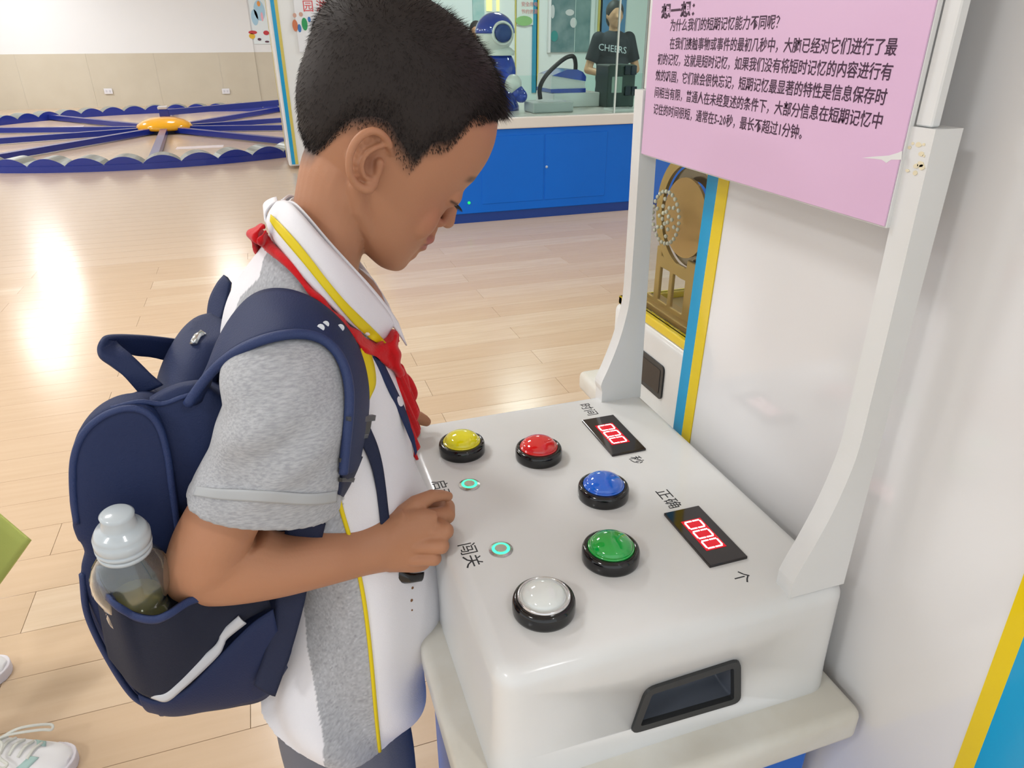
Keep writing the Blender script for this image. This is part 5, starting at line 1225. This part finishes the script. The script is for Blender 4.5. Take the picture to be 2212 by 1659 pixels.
# continuation under the buckle, webbing and buckle
M_web = mat('navy_webbing', '#16213f', rough=.7, bump=.4, bscale=1200)
def rib(A, B, lift, nm, m, th=.0018, par=st, bulge=0, fb=.57):
    bm = NB(); ribbon(bm, sm([snap(ts, a, b, lift, fb) for a, b in A], 2), sm([snap(ts, a, b, lift, fb) for a, b in B], 2), th, 36, 5, bulge); return obj(nm, bm, m, par, smooth=True)
rib([(780, 985), (768, 1020), (752, 1050), (738, 1072)], [(738, 985), (737, 1020), (733, 1050), (730, 1068)], .004, 'strap_tail', M_web, .004)
for y_ in (990, 1012, 1032): rib([(735, y_), (750, y_ - 2), (764, y_)], [(735, y_ + 9), (750, y_ + 7), (761, y_ + 9)], .0075, 'slider_bar', M_char, .003)
rib([(800, 925), (818, 955), (828, 1000), (832, 1050), (838, 1100), (842, 1130)], [(768, 940), (790, 965), (806, 1005), (815, 1050), (818, 1100), (822, 1132)], .004, 'webbing', M_web, .0016)
bk_ = rib([(756, 900), (780, 902), (800, 898)], [(752, 942), (778, 946), (792, 940)], .010, 'buckle', M_char, .004, bulge=.002)
rib([(752, 900), (780, 904), (808, 896)], [(753, 910), (780, 914), (806, 908)], .014, 'buckle_bar', mat('buckle_grey', '#3a3f49', rough=.35), .004, par=st)
rib([(750, 936), (776, 942), (792, 936)], [(750, 945), (776, 952), (790, 946)], .014, 'buckle_bar', mat('buckle_grey', '#3a3f49'), .004, par=st)
# lower strap under the arm
bm = NB(); ribbon(bm, [U(618, 1130, .566), U(612, 1180, .568), U(604, 1240, .568), U(594, 1310, .562), U(575, 1400, .556), U(549, 1478, .552)], [U(703, 1130, .563), U(690, 1180, .564), U(670, 1240, .563), U(655, 1310, .558), (U(630, 1400, .552)), U(594, 1503, .548)], .0025, 60, 8, .002); lst = obj('lower_strap', bm, M_web, pack, smooth=True)
# dangling end and clip by the hand
ht = [U(862, 1226, .575), U(885, 1238, .573), U(915, 1236, .575)]; hb2 = [U(858, 1258, .575), U(885, 1256, .573), U(908, 1252, .575)]
bm = NB(); ribbon(bm, ht, hb2, .004, 20, 6, .003); obj('strap_clip', bm, M_black, pack, smooth=True)
# grab handle loop
def rb3(A, B, th=.003, n=30, m=6, bulge=0): bm = NB(); ribbon(bm, PX(A), PX(B), th, n, m, bulge); return bm
bm = NB()
A_ = [(305, 852, .640), (270, 815, .640), (240, 790, .642), (218, 772, .645), (214, 755, .650), (222, 736, .655), (235, 727, .662), (270, 724, .680), (320, 726, .705), (375, 732, .725), (425, 740, .740)]
B_ = [(352, 832, .640), (318, 800, .645), (285, 770, .652), (262, 752, .660), (252, 742, .668), (250, 738, .674), (255, 745, .682), (285, 764, .695), (325, 770, .710), (365, 780, .722), (405, 790, .735)]
ribbon(bm, PX(A_), PX(B_), .0045, 60, 6, 0); obj('grab_handle', bm, M_navy, pack, smooth=True)
# far shoulder strap rising behind the back
bm = NB()
A_ = [(452, 752, .80), (451, 700, .82), (456, 650, .835), (472, 615, .84), (488, 596, .84), (500, 606, .83), (540, 600, .80), (600, 620, .79)]
B_ = [(486, 748, .79), (478, 705, .80), (488, 668, .81), (494, 640, .82), (499, 612, .825), (502, 625, .80), (530, 640, .79), (590, 650, .78)]
ribbon(bm, PX(A_[:5]), PX(B_[:5]), .006, 40, 8, .003); s2 = obj('shoulder_strap', bm, M_navy, pack, smooth=True)
ribm = NB(); mA = mirror(EA)[14:]; mB = mirror(EB)[14:]; ribbon(ribm, mA, mB, .007, 50, 8, .003, off=(0, 1, 0)); obj('far_strap_front', ribm, M_navy, s2, smooth=True)
bm = NB(); _tl = bvh(tm); zp = [snap(_tl, a, b, .003, .7) for a, b in ((442, 722), (434, 716), (428, 724))]; tube(bm, zp, .0018, 8); tube(bm, [snap(_tl, a, b, .004, .7) for a, b in ((418, 742), (426, 727), (434, 722))], .0035, 8); obj('zip_pull', bm, M_steel, pack, smooth=True)
p = U(288, 1443, .555); bm = NB(); sph(bm, p, .003, n=10); obj('rivet', bm, M_steel, pack, smooth=True)
# ------------------------------------------------------------------ drink bottle in the side pocket
M_pet = mat('clear_pet', '#eef4f2', rough=.03, coat=1, trans=.97, ior=1.3, spec=.6)
M_capm = mat('milky_cap', '#cdd6dc', rough=.22, trans=.25, ior=1.35, coat=.4)
bb = Vector(U(322, 1405, .550)); bt_ = Vector(U(243, 1074, .532)); axb = (bt_ - bb).normalized(); Lb = (bt_ - bb).length
bot = thing('water_bottle', tuple(bb), 'clear plastic drink bottle with a milky white sports cap, in the backpack side pocket', 'bottle')
def at(f): return bb + axb * f
h0 = Lb
bm = NB()
prof = [(0, 0), (.020, .001), (.0225, .005), (.0225, .050), (.0250, .058), (.0250, .062), (.0232, .067), (.0232, .074), (.0275, .082), (.0305, .097), (.0300, .108), (.0268, .118), (.0220, .126), (.0185, .131), (.0175, .136), (.0175, .150)]
sc_ = (h0 - .030) / .150 * .93
prof = [(r, h * sc_) for r, h in prof]
inner = [(max(r - .0012, 0), h + (.0012 if i < 2 else 0)) for i, (r, h) in enumerate(prof)]
lathe(bm, prof + [(r, h) for r, h in inner[::-1][:-1]] + [(0, .0013)], bb, axis=axb, n=48); obj('bottle_body', bm, M_pet, bot, smooth=True)
bm = NB(); lathe(bm, [(0, .002), (.0190, .003), (.0212, .006), (.0212, .074 * sc_), (.0, .074 * sc_)], bb, axis=axb, n=40); obj('drink', bm, mat('pale_drink', '#d2c377', rough=.05, trans=.5, ior=1.33), bot, smooth=True)
ct = .138 * sc_
bm = NB(); pr = [(0, ct), (.0205, ct), (.0212, ct + .002), (.0212, ct + .004), (.0200, ct + .0045), (.0212, ct + .006), (.0212, ct + .013), (.0198, ct + .0142), (.0202, ct + .0160), (.0180, ct + .020), (.0140, ct + .0215), (.0130, ct + .024), (.0124, ct + .032), (.0128, ct + .034), (.0105, ct + .036), (0, ct + .0362)]
lathe(bm, pr, bb, axis=axb, n=48); cap_ = obj('sports_cap', bm, M_capm, bot, smooth=True)
bm = NB(); lathe(bm, [(.0193, ct - .005), (.0205, ct - .0045), (.0205, ct - .0015), (.0193, ct - .001)], bb, axis=axb, n=40); obj('neck_ring', bm, M_capm, bot, smooth=True)
# ================================================================== BYSTANDER AT THE LEFT EDGE (shoes and a green bag reach into the picture)
by = bystander((-.785, 1.345, 0), math.radians(37), 1.35, 'person at the left edge in white sneakers, only the shoes inside the photograph', mat('tee_plain', '#dfe0e4', rough=.8), mat('trackpants', '#39414f', rough=.8), arms='down', shoes=False, stance=.205)
M_snk = mat('sneaker_white', '#e6e6e8', rough=.4); M_sole = mat('sneaker_sole', '#d9d5dc', rough=.5); M_mint = mat('mint_trim', '#a9c8c4', rough=.4); M_lace = mat('lace', '#e0e2da', rough=.8, bump=.5, bscale=900)
def sneaker(toe, dirv, label, sx=1.0):
    """toe: front point on the floor, dirv: pointing direction"""
    d = Vector(dirv).normalized(); s = Vector((-d.y, d.x, 0)); o = Vector(toe) - d * .20
    M = Matrix(((d.x, s.x, 0, o.x), (d.y, s.y, 0, o.y), (0, 0, 1, 0), (0, 0, 0, 1)))
    t = thing('sneaker', tuple(o), label, 'shoe')
    def fin(bm, nm, m, vox=.0022, it=5, par=t):
        bmesh.ops.transform(bm, matrix=M, verts=bm.verts); me = remesh(bm, vox, it); return obj(nm, me, m, par, smooth=True)
    hw = [(0, .026), (.03, .032), (.08, .033), (.12, .038), (.16, .041), (.185, .034), (.197, .020), (.202, .004)]
    C_ = cr(hw, 30)
    def outline(k=1.0, dx=0): return [(x + dx, w * k) for x, w in C_] + [(x + dx, -w * k) for x, w in C_[::-1]]
    bm = NB(); prism(bm, outline(), 2, .0, .024); fin(bm, 'sole', M_sole, .002, 4)
    bm = NB(); R_ = []
    for x, w, h in cr([(.004, .024, .072), (.03, .030, .078), (.07, .031, .080), (.10, .034, .070), (.13, .037, .056), (.16, .036, .046), (.182, .028, .038), (.195, .015, .030)], 26):
        th_ = np.linspace(0, PI, 20); R_.append([(x, w * math.cos(a), .016 + (h - .016) * math.sin(a) ** .75) for a in th_] + [(x, -w * .8, .012), (x, w * .8, .012)])
    grid_mesh(bm, R_, closed_u=True, cap=True); up = fin(bm, 'upper', M_snk, .002, 5)
    tu = bvh(up)
    def drop(x, y, l=.0015):
        p = M @ Vector((x, y, .2)); h = tu.ray_cast(p, Vector((0, 0, -1)), 1); return np.array(h[0]) + [0, 0, l] if h[0] else np.array(M @ Vector((x, y, .04)))
    for sg in (-1, 1):
        bm = NB(); ribbon(bm, [drop(.150, sg * .012), drop(.143, sg * .024), drop(.130, sg * .034, -.001)], [drop(.134, sg * .012), drop(.126, sg * .024), drop(.112, sg * .031, -.001)], .0016, 16, 4, off=(0, 0, 1)); obj('mint_overlay', bm, M_mint, t, smooth=True)
    for k in range(5):
        x = .072 + k * .015; bm = NB(); tube(bm, cr([drop(x, -.018, .002), drop(x + .004, 0, .004), drop(x + .008, .018, .002)], 12), .0028, 8); obj('lace', bm, M_lace, t, smooth=True)
    def loop(y0, sy, dx):
        a = Vector(drop(.074, 0, .006)); Ml = M.to_3x3()
        pts = [a, a + Ml @ Vector((.02 + dx, sy * .022, .004)), a + Ml @ Vector((.058 + dx, sy * .045, -.016)), a + Ml @ Vector((.066 + dx, sy * .036, -.020)), a + Ml @ Vector((.05 + dx, sy * .028, -.010)), a + Ml @ Vector((.018, sy * .010, .002)), a]
        bm = NB(); tube(bm, cr(pts, 40), .0026, 8); obj('lace_loop', bm, M_lace, t, smooth=True)
    loop(0, 1, 0.012); loop(0, -1, -.03)
    bm = NB(); sph(bm, drop(.072, 0, .006), .006, n=12); obj('lace_knot', bm, M_lace, t, smooth=True)
    # padded tongue
    bm = NB(); lathe(bm, [(.026, .0), (.031, .012), (.028, .024), (.021, .024), (.021, .0)], M @ Vector((.035, 0, .062)), n=28); obj('ankle_collar', bm, M_snk, t, smooth=True)
    return t
tq = UZ(163, 1640, .012)
sneaker((tq[0], tq[1] - .01, 0), (1, -.30, 0), 'white sneaker with mint trim and a loose lace bow, at the bottom left corner')
tq = UZ(18, 1440, .02)
sneaker((tq[0], tq[1] + .0, 0), (1, -.10, 0), 'white sneaker at the left edge, only its toe in view, beyond the laced one')
# lime green cloth bag carried by that person
g0 = np.array(U(0, 1112, 1.45)); g1 = np.array(U(66, 1168, 1.42)); g2 = np.array(U(0, 1258, 1.40))
gb = thing('green_bag', (g1[0] - .10, 1.43, g2[2] - .1), 'lime green flat cloth bag corner at the left edge, above the floor', 'bag')
M_lime = mat('lime_cloth', '#b9c468', rough=.7, noise=.3, nscale=12, ncol='#a9b458', bump=.2, bscale=400)
e1 = g0 - g1; e2 = g2 - g1
P0 = g1; PA = g1 + e1 * 3.4; PC = g1 + e2 * 2.6; PD = PA + e2 * 2.6
bm = NB(); ribbon(bm, [P0, PA], [PC, PD], .012, 24, 16, .008, off=(0, -1, 0)); gbo = obj('bag_body', bm, M_lime, gb, smooth=True)
top_ = (PA + PD) / 2
